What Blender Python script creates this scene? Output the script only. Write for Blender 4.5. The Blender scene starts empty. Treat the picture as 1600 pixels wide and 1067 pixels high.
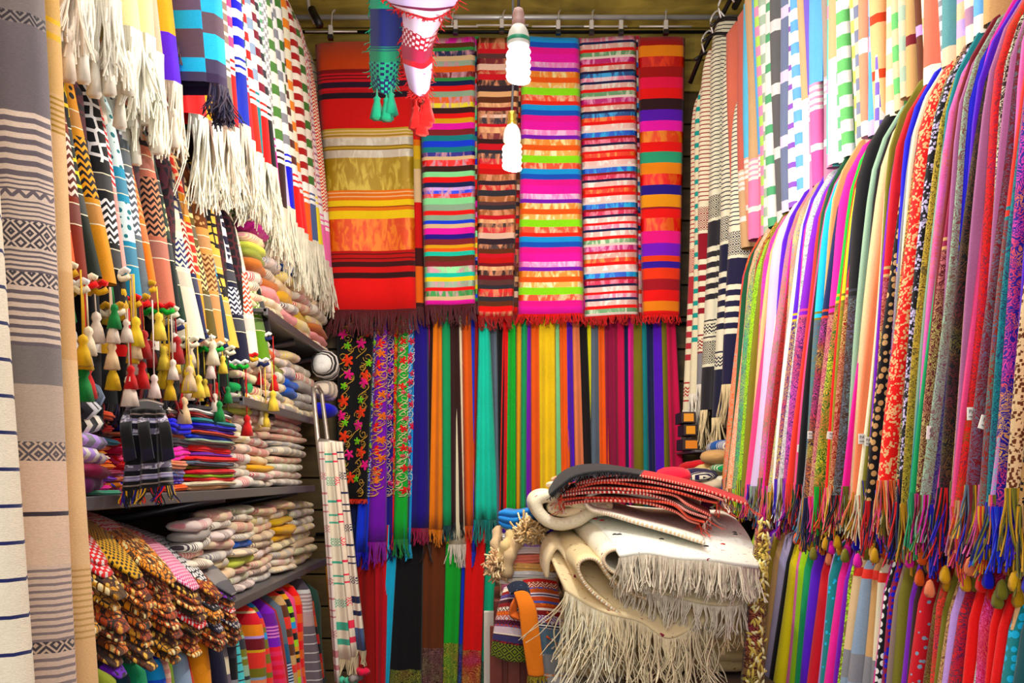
import bpy, math, random
import numpy as np
rnd = random.Random(7)
NR = np.random.RandomState(5)
SC = bpy.context.scene
COL = SC.collection
F, CX, HY, EYE = 1400.0, 780.0, 743.0, 1.5
# ---------------------------------------------------------------- camera, world, lights
cam = bpy.data.cameras.new('camera'); cam_o = bpy.data.objects.new('camera', cam); COL.objects.link(cam_o)
cam_o.location = (0, 0, EYE); cam_o.rotation_euler = (math.pi/2, 0, 0)
cam.sensor_width = 36; cam.lens = 36*F/1600
cam.shift_x = (800-CX)/1600; cam.shift_y = (HY-533.5)/1600
cam.clip_start = .05
SC.camera = cam_o
w = bpy.data.worlds.new('World'); SC.world = w; w.use_nodes = True
w.node_tree.nodes['Background'].inputs[0].default_value = (1.0, .96, .92, 1)
w.node_tree.nodes['Background'].inputs[1].default_value = .42
SC.view_settings.view_transform = 'Standard'; SC.view_settings.look = 'None'
SC.view_settings.gamma = 1; SC.view_settings.use_curve_mapping = False
SC.view_settings.exposure = 0.12

def lamp(name, loc, power, size=.05, color=(1, .95, .88), kind='POINT', rot=None, size_y=None):
    l = bpy.data.lights.new(name, kind); l.energy = power; l.color = color
    if kind == 'AREA':
        l.size = size
        if size_y: l.shape = 'RECTANGLE'; l.size_y = size_y
    else: l.shadow_soft_size = size
    o = bpy.data.objects.new(name, l); COL.objects.link(o); o.location = loc
    if rot: o.rotation_euler = rot
    return o

def P(px, py, Y):
    return ((px-CX)*Y/F, Y, EYE-(py-HY)*Y/F)

lamp('front_fill_light', (0, -.25, 2.1), 26, 1.6, (1, .96, .93), 'AREA', (math.radians(84), 0, 0), 2.2)  # added fill lamp behind the camera for flat, even light
lamp('overhead_fill_light', (0, 1.7, 3.5), 34, .9, (1, .97, .9), 'AREA', (0, 0, 0), 2.4)  # added overhead fill out of view, no fixture belongs to it
B1 = P(810, 92, 2.0); B2 = P(800, 240, 2.4)
lamp('bulb_light', (B1[0], B1[1], B1[2]-.065), 21, .03, (.97, .98, 1))
lamp('bulb_light', (B2[0], B2[1], B2[2]-.065), 22, .03, (1, .80, .55))

# ---------------------------------------------------------------- colours
PAL = dict(cream='efe3c8', white='f4f0ea', ivory='f2e6cf', offwhite='e9e2d6', tan='c9a273', beige='dcc09a', taupe='8d7a70', khaki='b8a04a',
 brown='5d3220', chocolate='33191a', rust='c0491c', terracotta='cf5a3c', salmon='ee8a68', coral='f4504a', peach='f7b88c', orange='ff6d0a', tangerine='ff8a10',
 amber='f2a32a', gold='d9a81e', mustard='c99a14', yellow='f7d82c', lemon='eee44a', lime='a5d832', green='1ea83c', emerald='0c9a62', sage='93b09a',
 olive='74702c', mint='8fe0a2', teal='127f86', turquoise='16c8b0', cyan='3cb8e8', sky='3fa0f0', blue='1c4fe0', royal='1d2cc8', navy='16204f',
 indigo='2b1a86', violet='5c2cc0', purple='7a22b8', lilac='c0a0e4', lavender='c9bfe6', mauve='a2688f', plum='5a1650', magenta='e0129a', fuchsia='f216b0',
 pink='f47ab4', rose='e85c8a', crimson='c80f3c', red='e3141c', scarlet='f4270f', maroon='701226', burgundy='8c0f4a', wine='8c1048', black='0d0c12', charcoal='2f2f38',
 grey='8a8a92', slate='5d6b7c', silver='cfd0d4', bluegrey='8fa3bc', darkgreen='0d4a30', darkteal='0a4a52', darkred='9c0d18', steel='4d5f8a', raspberry='c31258')
NICE = dict(offwhite='off-white', darkgreen='dark green', darkteal='dark teal', darkred='dark red', sky='sky blue', royal='royal blue', bluegrey='blue-grey',
 steel='steel blue', hotpink='hot pink', lemon='lemon yellow')
def nice(c): return NICE.get(c, c)
def s2l(c): return c/12.92 if c <= .04045 else ((c+.055)/1.055)**2.4
_cc = {}
def C(n, f=1.0):
    if not isinstance(n, str): return np.array(n, float)*f
    if n not in _cc:
        h = PAL.get(n, n); v = np.array([s2l(int(h[i:i+2], 16)/255) for i in (0, 2, 4)]); g = v.mean(); _cc[n] = np.clip(g+(v-g)*1.18, .003, .84)
    return _cc[n]*f

# ---------------------------------------------------------------- materials
def newmat(name):
    m = bpy.data.materials.new(name); m.use_nodes = True
    nt = m.node_tree; b = nt.nodes['Principled BSDF']; return m, nt, b
class NB:
    def __init__(s, nt): s.nt = nt
    def n(s, t, **k):
        x = s.nt.nodes.new(t)
        for a, v in k.items(): setattr(x, a, v)
        return x
    def l(s, a, b): s.nt.links.new(a, b)
    def put(s, sock, v):
        if isinstance(v, (int, float, tuple)): sock.default_value = v
        else: s.l(v, sock)
    def math(s, op, a, b=0.0, c=0.0, clamp=False):
        x = s.n('ShaderNodeMath', operation=op, use_clamp=clamp)
        for i, v in enumerate((a, b, c)): s.put(x.inputs[i], v)
        return x.outputs[0]
    def mix(s, f, a, b, mode='MIX'):
        x = s.n('ShaderNodeMix', data_type='RGBA', blend_type=mode)
        s.put(x.inputs[0], f); s.put(x.inputs[6], a); s.put(x.inputs[7], b); return x.outputs[2]
    def noise(s, vec, scale, detail=2.0, dist=0.0):
        x = s.n('ShaderNodeTexNoise'); s.l(vec, x.inputs['Vector']); x.inputs['Scale'].default_value = scale
        x.inputs['Detail'].default_value = detail; x.inputs['Distortion'].default_value = dist; return x
def cloth_mat(kind):
    m, nt, b = newmat('cloth_'+kind); q = NB(nt)
    a1 = q.n('ShaderNodeAttribute', attribute_name='Col').outputs['Color']
    a2 = q.n('ShaderNodeAttribute', attribute_name='Col2').outputs['Color']
    uv = q.n('ShaderNodeUVMap', uv_map='UVMap').outputs[0]
    sp = q.n('ShaderNodeSeparateXYZ'); q.l(uv, sp.inputs[0]); u, v = sp.outputs[0], sp.outputs[1]
    oi = q.n('ShaderNodeObjectInfo').outputs['Random']
    off = q.n('ShaderNodeCombineXYZ'); q.l(q.math('MULTIPLY', oi, 37.0), off.inputs[2])
    va = q.n('ShaderNodeVectorMath', operation='ADD'); q.l(uv, va.inputs[0]); q.l(off.outputs[0], va.inputs[1]); vec = va.outputs[0]
    fac = 0.0; col = a1; rough = .85; met = 0.0
    n1 = q.noise(vec, 9, 2)
    if kind == 'net':
        vo = q.n('ShaderNodeTexVoronoi', feature='DISTANCE_TO_EDGE'); q.l(vec, vo.inputs['Vector']); vo.inputs['Scale'].default_value = 42
        vo.inputs['Randomness'].default_value = .45
        fac = q.math('LESS_THAN', vo.outputs['Distance'], .13)
    elif kind == 'knot':
        vo = q.n('ShaderNodeTexVoronoi', feature='F1'); q.l(vec, vo.inputs['Vector']); vo.inputs['Scale'].default_value = 60
        vo.inputs['Randomness'].default_value = .5
        fac = q.math('LESS_THAN', vo.outputs['Distance'], .36)
    elif kind == 'tick':
        vo = q.n('ShaderNodeTexVoronoi', feature='F1'); q.l(vec, vo.inputs['Vector']); vo.inputs['Scale'].default_value = 46; vo.inputs['Randomness'].default_value = .7
        ve = q.n('ShaderNodeTexVoronoi', feature='DISTANCE_TO_EDGE'); q.l(vec, ve.inputs['Vector']); ve.inputs['Scale'].default_value = 46; ve.inputs['Randomness'].default_value = .7
        ns = q.noise(vec, 18, 2, 1.0)
        base = q.mix(q.math('GREATER_THAN', ns.outputs['Fac'], .57), a1, q.mix(.85, a1, (.012, .006, .004, 1)))
        a1 = q.mix(q.math('LESS_THAN', ve.outputs['Distance'], .065), base, (.02, .010, .006, 1))
        fac = q.math('MULTIPLY', q.math('LESS_THAN', vo.outputs['Distance'], .34), q.math('LESS_THAN', ns.outputs['Fac'], .60))
    elif kind == 'chevron':
        tri = q.math('PINGPONG', q.math('MULTIPLY', u, 1.0), .009)
        fac = q.math('LESS_THAN', q.math('FRACT', q.math('MULTIPLY', q.math('ADD', v, tri), 72.0)), .5)
    elif kind == 'hound':
        tri = q.math('ADD', v, q.math('MULTIPLY', q.math('FLOOR', q.math('MULTIPLY', u, 60.0)), .5/60))
        f1 = q.math('LESS_THAN', q.math('FRACT', q.math('MULTIPLY', tri, 60.0)), .5)
        f2 = q.math('LESS_THAN', q.math('FRACT', q.math('MULTIPLY', u, 60.0)), .72); fac = q.math('MULTIPLY', f1, f2)
    elif kind == 'paisley':
        ns = q.noise(vec, 44, 3, 1.6)
        w1 = q.math('FRACT', q.math('MULTIPLY', ns.outputs['Fac'], 9.0))
        fac = q.math('MULTIPLY', q.math('LESS_THAN', w1, .42), .8)
        hs = q.n('ShaderNodeHueSaturation'); q.l(a2, hs.inputs['Color'])
        nz = q.noise(vec, 11, 1); q.l(q.math('MULTIPLY_ADD', nz.outputs['Fac'], .5, .25), hs.inputs['Hue']); hs.inputs['Saturation'].default_value = .95
        a2 = hs.outputs[0]
    elif kind == 'jacquard':
        br = q.n('ShaderNodeTexVoronoi', feature='F1', distance='CHEBYCHEV'); q.l(vec, br.inputs['Vector']); br.inputs['Scale'].default_value = 190
        ns = q.noise(vec, 55, 2, .8)
        fac = q.math('MULTIPLY', q.math('LESS_THAN', br.outputs['Distance'], .42), q.math('GREATER_THAN', ns.outputs['Fac'], .45))
    elif kind == 'dot':
        vo = q.n('ShaderNodeTexVoronoi', feature='F1'); q.l(vec, vo.inputs['Vector']); vo.inputs['Scale'].default_value = 75; vo.inputs['Randomness'].default_value = .5
        fac = q.math('LESS_THAN', vo.outputs['Distance'], .38)
    elif kind == 'check':
        x1 = q.math('LESS_THAN', q.math('FRACT', q.math('MULTIPLY', u, 38.0)), .5); x2 = q.math('LESS_THAN', q.math('FRACT', q.math('MULTIPLY', v, 38.0)), .5)
        fac = q.math('MULTIPLY', q.math('ABSOLUTE', q.math('SUBTRACT', x1, x2)), .85)
    elif kind == 'diamond':
        tri = q.math('PINGPONG', u, .012); tr2 = q.math('PINGPONG', v, .014)
        fac = q.math('LESS_THAN', q.math('FRACT', q.math('MULTIPLY', q.math('ADD', tri, tr2), 120.0)), .45)
    elif kind == 'bands':
        gp = q.noise(vec, 14, 0); f1 = q.math('LESS_THAN', q.math('FRACT', q.math('MULTIPLY', v, 120.0)), .45)
        fac = q.math('MULTIPLY', f1, q.math('GREATER_THAN', q.math('SINE', q.math('MULTIPLY_ADD', v, 70.0, q.math('MULTIPLY', oi, 40.0))), -.2))
    elif kind == 'fleck':
        w1 = q.n('ShaderNodeMapping'); q.l(vec, w1.inputs[0]); w1.inputs['Scale'].default_value = (1, 3.2, 1)
        ns = q.noise(w1.outputs[0], 55, 1); fac = q.math('GREATER_THAN', ns.outputs['Fac'], .71)
    elif kind == 'satin':
        w1 = q.n('ShaderNodeMapping'); q.l(vec, w1.inputs[0]); w1.inputs['Scale'].default_value = (26, 9, 1)
        ns = q.noise(w1.outputs[0], 1.6, 2, .8)
        fac = q.math('MULTIPLY', q.math('SUBTRACT', ns.outputs['Fac'], .46, clamp=True), 6.0, clamp=True)  # satin sheen painted as pale streaks mixed into the colour
        rough = .34; met = .25
    if kind != 'plain': col = q.mix(fac, a1, a2)
    # weave grain: faint thread colour variation and bump
    wv = q.n('ShaderNodeMapping'); q.l(vec, wv.inputs[0]); wv.inputs['Scale'].default_value = (1, 6, 1)
    fine = q.noise(wv.outputs[0], 260, 1)
    shade = q.math('ADD', q.math('MULTIPLY_ADD', fine.outputs['Fac'], .5, .62), q.math('MULTIPLY', n1.outputs['Fac'], .26))
    cm = q.n('ShaderNodeVectorMath', operation='SCALE'); q.l(col, cm.inputs[0]); q.l(shade, cm.inputs['Scale'])
    q.l(cm.outputs[0], b.inputs['Base Color'])
    b.inputs['Roughness'].default_value = rough; b.inputs['Metallic'].default_value = met
    if kind != 'satin':
        b.inputs['Sheen Weight'].default_value = .15; b.inputs['Specular IOR Level'].default_value = .25
    bp = q.n('ShaderNodeBump'); bp.inputs['Strength'].default_value = .35; bp.inputs['Distance'].default_value = .002
    q.l(fine.outputs['Fac'], bp.inputs['Height']); q.l(bp.outputs[0], b.inputs['Normal'])
    return m
_mats = {}
def CM(kind):
    if kind not in _mats: _mats[kind] = cloth_mat(kind)
    return _mats[kind]
_pm = {}
def PM(name, col, rough=.6, metal=0.0, emit=0.0, noise=0.0, nscale=30, trans=0.0):
    if name in _pm: return _pm[name]
    m, nt, b = newmat(name); q = NB(nt); c = C(col)
    tc = q.n('ShaderNodeTexCoord').outputs['Object']; ns = q.noise(tc, nscale, 4)
    d = tuple(c*(1-noise))+(1,); e = tuple(np.minimum(c*(1+noise), 1))+(1,)
    q.l(q.mix(ns.outputs['Fac'], d, e), b.inputs['Base Color'])
    b.inputs['Roughness'].default_value = rough; b.inputs['Metallic'].default_value = metal
    if trans: b.inputs['Transmission Weight'].default_value = trans
    if emit:
        b.inputs['Emission Color'].default_value = tuple(c)+(1,); b.inputs['Emission Strength'].default_value = emit
    _pm[name] = m; return m

# ---------------------------------------------------------------- mesh helpers
def tag(o, label, cat, group=None, kind=None):
    if label: o['label'] = label
    if cat: o['category'] = cat
    if group: o['group'] = group
    if kind: o['kind'] = kind
    return o
def link(name, me, parent=None):
    o = bpy.data.objects.new(name, me); COL.objects.link(o)
    if parent is not None: o.parent = parent
    return o
def empty(name, loc=(0, 0, 0)):
    o = bpy.data.objects.new(name, None); COL.objects.link(o); o.empty_display_size = .05
    return o
def raw(name, V, Fc, mats, mi=None, parent=None, smooth=False, uv=None, col=None, col2=None):
    """V (n,3); Fc (k,3|4) int array or list of polygons; col per face; uv per vertex"""
    me = bpy.data.meshes.new(name); V = np.asarray(V, np.float32).reshape(-1, 3)
    if isinstance(Fc, np.ndarray):
        k, s = Fc.shape
        me.vertices.add(len(V)); me.vertices.foreach_set('co', V.ravel())
        me.loops.add(k*s); me.loops.foreach_set('vertex_index', Fc.astype(np.int32).ravel())
        me.polygons.add(k); me.polygons.foreach_set('loop_start', np.arange(0, k*s, s, dtype=np.int32))
        me.polygons.foreach_set('loop_total', np.full(k, s, np.int32)); me.update(calc_edges=True)
        sizes = np.full(k, s); li = Fc.ravel()
    else:
        me.from_pydata(V.tolist(), [], Fc); me.update(); sizes = np.array([len(f) for f in Fc]); li = np.array([i for f in Fc for i in f])
    for m in (mats if isinstance(mats, (list, tuple)) else [mats]): me.materials.append(m)
    if mi is not None: me.polygons.foreach_set('material_index', np.asarray(mi, np.int32).ravel())
    if smooth: me.polygons.foreach_set('use_smooth', np.ones(len(me.polygons), bool))
    if uv is not None:
        l = me.uv_layers.new(name='UVMap'); l.data.foreach_set('uv', np.asarray(uv, np.float32)[li].ravel())
    for nm, c in (('Col', col), ('Col2', col2)):
        if c is None: continue
        c = np.asarray(c, np.float32)
        if c.ndim == 1: c = np.tile(c, (len(sizes), 1))
        c4 = np.concatenate([c, np.ones((len(c), 1), np.float32)], 1)
        a = me.color_attributes.new(nm, 'FLOAT_COLOR', 'CORNER'); a.data.foreach_set('color', np.repeat(c4, sizes, axis=0).ravel())
    return link(name, me, parent)
def gridF(m, n, closed=False):
    i, j = np.meshgrid(np.arange(m-1), np.arange(n if closed else n-1), indexing='ij'); j2 = (j+1) % n
    return np.stack([i*n+j, i*n+j2, (i+1)*n+j2, (i+1)*n+j], -1).reshape(-1, 4)
def cloth(name, G, UV, col, col2=None, kinds=('plain',), mi=None, parent=None, thick=0, flip=False):
    m, n, _ = G.shape; Fc = gridF(m, n)
    if flip: Fc = Fc[:, ::-1].copy()
    o = raw(name, G.reshape(-1, 3), Fc, [CM(k) for k in kinds], None if mi is None else np.asarray(mi).ravel(), parent, True,
            UV.reshape(-1, 2), np.asarray(col).reshape(-1, 3) if np.ndim(col) > 1 else col, (np.asarray(col2).reshape(-1, 3) if np.ndim(col2) > 1 else col2) if col2 is not None else None)
    if thick:
        s = o.modifiers.new('thick', 'SOLIDIFY'); s.thickness = thick; s.offset = 0
    return o
def tubes(name, paths, radii, mat, parent=None, sides=6, col=None, caps=True):
    """paths: list of (k,3) arrays; one mesh"""
    VV, FF, cc, off = [], [], [], 0
    for pi, p in enumerate(paths):
        p = np.asarray(p, float); k = len(p); r = radii[pi] if isinstance(radii, (list, tuple)) and np.ndim(radii[pi]) else (np.full(k, radii[pi]) if isinstance(radii, (list, tuple)) else np.full(k, radii)); r = np.asarray(r, float)
        t = np.gradient(p, axis=0); t /= np.linalg.norm(t, axis=1)[:, None]+1e-9
        ref = np.array([0, 0, 1.]) if abs(t[:, 2]).mean() < .8 else np.array([1., 0, 0])
        a = np.cross(t, ref); a /= np.linalg.norm(a, axis=1)[:, None]+1e-9; b = np.cross(t, a)
        th = np.linspace(0, 2*np.pi, sides, endpoint=False)
        ring = p[:, None]+r[:, None, None]*(np.cos(th)[None, :, None]*a[:, None]+np.sin(th)[None, :, None]*b[:, None])
        VV.append(ring.reshape(-1, 3)); fs = (gridF(k, sides, True)+off).tolist()
        if caps: fs += [[off+i for i in range(sides)][::-1], [off+(k-1)*sides+i for i in range(sides)]]
        FF += fs; off += k*sides
        if col is not None: cc += [C(col[pi]) if isinstance(col, list) else C(col)]*len(fs)
    return raw(name, np.concatenate(VV), FF, mat, None, parent, True, np.concatenate(VV)[:, :2] if col is not None else None, np.array(cc) if col is not None else None)
def boxm(name, lo, hi, mat, parent=None, bev=0.0, rot=None):
    x0, y0, z0 = lo; x1, y1, z1 = hi; c = np.array([(x0+x1)/2, (y0+y1)/2, (z0+z1)/2])
    V = np.array([(x, y, z) for x in (x0, x1) for y in (y0, y1) for z in (z0, z1)], float)-c
    Fq = [[0, 1, 3, 2], [4, 6, 7, 5], [0, 4, 5, 1], [2, 3, 7, 6], [0, 2, 6, 4], [1, 5, 7, 3]]
    o = raw(name, V, Fq, mat, parent=parent); o.location = c
    if rot: o.rotation_euler = rot
    if bev:
        b = o.modifiers.new('b', 'BEVEL'); b.width = bev; b.segments = 2
    return o
def lathe(name, prof, mat, loc=(0, 0, 0), parent=None, sides=16, ridges=0, col=None, tilt=None):
    pr = np.array(prof, float); th = np.linspace(0, 2*np.pi, sides, endpoint=False)
    k = 1+(.16*np.cos(th*ridges) if ridges else 0*th)
    V = np.stack([pr[:, None, 0]*np.cos(th)*k, pr[:, None, 0]*np.sin(th)*k, np.repeat(pr[:, 1:2], sides, 1)], -1).reshape(-1, 3)
    Fq = gridF(len(pr), sides, True).tolist()+[list(range(sides))[::-1], [(len(pr)-1)*sides+i for i in range(sides)]]
    o = raw(name, V, Fq, mat, None, parent, True, V[:, :2]*3 if col is not None else None, np.tile(C(col), (len(Fq), 1)) if col is not None else None)
    o.location = loc
    if tilt: o.rotation_euler = tilt
    return o
def fringe(name, base, length, rad, cols, parent=None, sway=.01, clump=0, lean=(0, 0), segs=5, curl=0.0, label=None, twist=0):
    """thread fringe hanging from points base (k,3); clump>1 gathers neighbours into tufts"""
    base = np.asarray(base, float); k = len(base); T = np.linspace(0, 1, segs)
    L = length*NR.uniform(.8, 1.1, k); end = NR.normal(0, sway, (k, 2))
    if clump > 1:
        g = np.arange(k)//clump; cen = np.array([base[g == i].mean(0) for i in range(g.max()+1)]); ge = NR.normal(0, sway, (g.max()+1, 2)); gl = NR.uniform(.8, 1.1, g.max()+1)
        end = ge[g]*1.0+(cen[g]-base)[:, :2]*.55+NR.normal(0, sway*.18, (k, 2)); L = length*gl[g]*NR.uniform(.93, 1.05, k)
    ph = NR.uniform(0, 6.28, k); am = NR.uniform(.1, .5, k)*sway+curl*NR.uniform(.3, 1, k)
    p = np.repeat(base[:, None], segs, 1)
    p[:, :, 2] -= L[:, None]*T
    s = T**1.5
    p[:, :, 0] += end[:, None, 0]*s+lean[0]*T**2+am[:, None]*np.sin(T*5+ph[:, None])*T
    p[:, :, 1] += end[:, None, 1]*s+lean[1]*T**2+am[:, None]*np.cos(T*4+ph[:, None])*T
    th = np.array([0, 2.09, 4.19]); r = rad*(1-.35*T)*np.ones((k, 1))
    V = p[:, :, None]+r[:, :, None, None]*np.stack([np.cos(th), np.sin(th), 0*th], -1)[None, None]
    f = gridF(segs, 3, True); Fc = (f[None]+(np.arange(k)*segs*3)[:, None, None]).reshape(-1, 4)
    cols = np.asarray(cols, float)
    cc = np.repeat(cols if cols.ndim == 2 else np.tile(cols, (k, 1)), len(f), axis=0)*np.repeat(NR.uniform(.8, 1.12, k), len(f))[:, None]
    V = V.reshape(-1, 3); uv = np.stack([V[:, 0]+V[:, 1], V[:, 2]], 1)
    o = raw(name, V, Fc, CM('plain'), None, parent, True, uv, cc); o['kind'] = 'stuff'
    if label: o['label'] = label
    return o
def smooth(x): x = np.clip(x, 0, 1); return x*x*(3-2*x)
def cr(P4, t):
    a, b, c, d = P4; return .5*((2*b)+(-a+c)*t+(2*a-5*b+4*c-d)*t*t+(-a+3*b-3*c+d)*t**3)
def catmull(pts, N, closed=False):
    pts = np.asarray(pts, float); k = len(pts); out = []
    for s in np.linspace(0, k-1, N):
        i = min(int(s), k-2); t = s-i
        out.append(cr((pts[max(i-1, 0)] if i > 0 else 2*pts[0]-pts[1], pts[i], pts[i+1], pts[i+2] if i+2 < k else 2*pts[-1]-pts[-2]), t))
    return np.array(out)
def patch(ctrl, M, N):
    """ctrl rows of (px,py,Y): smooth surface in space"""
    g = np.array([[P(*c) for c in r] for r in ctrl]); h = np.stack([catmull(g[i], N) for i in range(len(g))])
    return np.stack([catmull(h[:, j], M) for j in range(N)], 1)
def uvgrid(G):
    du = np.linalg.norm(np.diff(G, axis=1), axis=2).mean(0); dv = np.linalg.norm(np.diff(G, axis=0), axis=2).mean(1)
    u = np.concatenate([[0], np.cumsum(du)]); v = np.concatenate([[0], np.cumsum(dv)])
    return np.stack(np.meshgrid(u, v), -1)
# bands: list of (length, colour, kind, colour2) from the top downwards -> per-row lookup
def rows_for(bands, L, base):
    """returns sorted v values (0 top..L) incl. band borders, and per-interval band index"""
    cuts = np.concatenate([[0], np.cumsum([b[0] for b in bands])]); cuts = cuts/cuts[-1]*L
    vs = np.unique(np.round(np.concatenate([cuts, np.linspace(0, L, base)]), 5))
    keep = [vs[0]]
    for x in vs[1:]:
        if x-keep[-1] > 4e-4: keep.append(x)
    vs = np.array(keep); mid = (vs[1:]+vs[:-1])/2
    return vs, np.clip(np.searchsorted(cuts, mid)-1, 0, len(bands)-1)
def band_paint(bands, bi, n):
    kinds = []; mi = []; c1 = []; c2 = []
    for b in bands:
        k = b[2] if len(b) > 2 else 'plain'
        if k not in kinds: kinds.append(k)
    for i in bi:
        b = bands[i]; k = b[2] if len(b) > 2 else 'plain'; mi.append(kinds.index(k)); c1.append(C(b[1])); c2.append(C(b[3]) if len(b) > 3 else C(b[1]))
    e = lambda a: np.repeat(np.array(a)[:, None], n, 1)
    return kinds, e(mi), e(c1), e(c2)
HX = np.array
def side_scarf(side, Y, t, wt, wb, zt, zb, bands, name='scarf', depth=.22, sh=.2, vert=None, wob=.004, fr=None, cols=None, base=14, shd=.16, parent=None, slant=0.0):
    """scarf folded over a rail along the wall; its rounded fold faces the aisle. vert: per-column colours option list [(du, colour)]"""
    L = zt-zb; vs, bi = rows_for(bands, L, base); z = zt-vs; fr01 = vs/L
    ph = rnd.uniform(0, 6.28); lean = wb+(wt-wb)*(1-fr01)**1.0+.006*np.sin(fr01*5+ph)
    k = np.clip((z-(zt-sh))/sh, 0, .985); e = lean+shd*(1-np.sqrt(1-k*k))
    tt = t*(.55+.45*smooth((zt-z)/sh))*(1+.1*np.sin(fr01*4+ph))
    xs = [depth, depth*.45, .5*.9, .15, 0, .15, .5*.9, depth*.2, depth*.45, depth*.72, depth]
    ang = np.radians([90, 90, 90, 48, 0, -48, -90, -90, -90, -90, -90])
    m, n = len(z), len(xs); G = np.zeros((m, n, 3))
    for j in range(n):
        if 2 <= j <= 6: x = tt/2*(1-np.cos(ang[j])); y = tt/2*np.sin(ang[j])
        else:
            x = np.full(m, xs[j]); y = tt/2*np.sign(ang[j])
            if j > 6: y = y-wob*np.sin(xs[j]*60+ph+fr01*2)*fr01-wob*.5
        G[:, j, 0] = side*(e+x); G[:, j, 1] = Y+t/2+y+slant*fr01; G[:, j, 2] = z
    arc = np.concatenate([[0], np.cumsum(np.linalg.norm(np.diff(G[m//2], axis=0), axis=1))])
    UV = np.stack(np.meshgrid(arc, L-vs), -1)
    kinds, mi, c1, c2 = band_paint(bands, bi, n-1)
    if vert is not None: vert(c1, c2, mi, bi, vs)
    o = cloth(name, G, UV, c1, c2, kinds, mi, parent, flip=(side > 0))
    if fr:
        ln, rad, fc, cnt, kw = fr
        bot = G[-1]; seg = np.array([bot[2], bot[3], bot[4], bot[5], bot[6], bot[7], bot[8]])
        d = np.concatenate([[0], np.cumsum(np.linalg.norm(np.diff(seg, axis=0), axis=1))]); s = np.linspace(0, min(d[-1], .1), cnt)
        bp = np.stack([np.interp(s, d, seg[:, i]) for i in range(3)], 1)
        if isinstance(fc, list): cl = np.array([C(rnd.choice(fc)) for _ in range(cnt)])
        else: cl = C(fc)
        fringe('fringe', bp, ln, rad, cl, o, **kw)
    return o
def wall_cloth(name, xt0, xt1, yt, xb0, xb1, yb, Y, bands, folds=2.0, amp=.012, n=13, base=12, thick=.004, yb2=None, parent=None, yt2=None, phase=None, vert=None, taper=0):
    """cloth hanging facing the aisle front: (x, y) image-plane extents at depth Y give its real size"""
    L = (yb-yt)*Y/F; vs, bi = rows_for(bands, L, base); f = vs/L; s = np.linspace(0, 1, n)
    xa = (xt0-CX+(xb0-xt0)*f)*Y/F; xb = (xt1-CX+(xb1-xt1)*f)*Y/F
    ph = rnd.uniform(0, 6.28) if phase is None else phase
    G = np.zeros((len(vs), n, 3)); G[:, :, 0] = xa[:, None]+(xb-xa)[:, None]*s
    G[:, :, 1] = Y+amp*np.cos(s*folds*2*np.pi+ph+.6*f[:, None])*(.35+.65*f[:, None]); G[:, 0, 1] += .012; G[:, -1, 1] += .012
    zt = EYE-(yt-HY)*Y/F; G[:, :, 2] = (zt-vs)[:, None]
    if yb2 is not None: G[:, :, 2] -= (yb2-yb)*Y/F*s*f[:, None]
    if yt2 is not None: G[:, :, 2] -= (yt2-yt)*Y/F*s*(1-f[:, None])
    UV = np.stack(np.meshgrid(s*abs(xb-xa).mean(), L-vs), -1); kinds, mi, c1, c2 = band_paint(bands, bi, n-1)
    if vert is not None: vert(c1, c2, mi, bi, vs)
    o = cloth(name, G, UV, c1, c2, kinds, mi, parent, thick); o['_b'] = 1; del o['_b']
    return o, G
def edge_pts(line, cnt):
    d = np.concatenate([[0], np.cumsum(np.linalg.norm(np.diff(line, axis=0), axis=1))]); s = np.linspace(0, d[-1], cnt)
    return np.stack([np.interp(s, d, line[:, i]) for i in range(3)], 1)
ORD = 'first second third fourth fifth sixth seventh eighth ninth tenth eleventh twelfth thirteenth fourteenth fifteenth sixteenth'.split()
_used = {}
def uniq(lab, extra):
    """falls back on a place for look-alikes"""
    if lab in _used: lab = lab+' '+extra
    k = lab; _used[k] = 1; return lab

# ================================================================ the shop
BW = 3.95
fl = boxm('floor', (-1.25, -.9, -.05), (1.3, BW, 0), PM('tile_floor', '6b5a4c', .6, noise=.25)); fl['kind'] = 'structure'
for i in range(6):
    for j in range(11):
        t = boxm('tile', (-1.2+i*.41, -.85+j*.43, 0), (-1.2+i*.41+.4, -.85+j*.43+.42, .006), PM('tile_face', '8a7866', .5, noise=.2))
        t.parent = fl; t.matrix_parent_inverse = fl.matrix_world.inverted() if False else t.matrix_parent_inverse; t.location = t.location-fl.location
ce = boxm('ceiling', (-1.25, -.9, 3.62), (1.3, BW, 3.68), PM('ceiling_paint', 'b5a568', .8, noise=.15)); ce['kind'] = 'structure'
wl = boxm('wall_left', (-1.25, -.9, 0), (-1.2, BW, 3.62), PM('wall_paint', '4d3d36', .85, noise=.2)); wl['kind'] = 'structure'
wr = boxm('wall_right', (1.25, -.9, 0), (1.3, BW, 3.62), PM('wall_paint', '4d3d36')); wr['kind'] = 'structure'
def olive_mat(nm, a, b_):
    m, nt, b = newmat(nm); q = NB(nt); tc = q.n('ShaderNodeTexCoord').outputs['Object']
    mp = q.n('ShaderNodeMapping'); q.l(tc, mp.inputs[0]); mp.inputs['Scale'].default_value = (1.3, 1, 5)
    ns = q.noise(mp.outputs[0], 2.2, 4, 1.2); f = q.math('MULTIPLY', q.math('SUBTRACT', ns.outputs['Fac'], .35, clamp=True), 3.0, clamp=True)
    q.l(q.mix(f, tuple(C(a))+(1,), tuple(C(b_))+(1,)), b.inputs['Base Color']); b.inputs['Roughness'].default_value = .42
    return m
OM = olive_mat('olive_board', '75683a', 'b8a45c'); OD = olive_mat('umber_board', '3a2f22', '5e4e30')
wbk = boxm('wall_back', (-1.2, BW, 0), (1.25, BW+.05, 3.62), PM('groove_shadow', '17120e', .8)); wbk['kind'] = 'structure'
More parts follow.
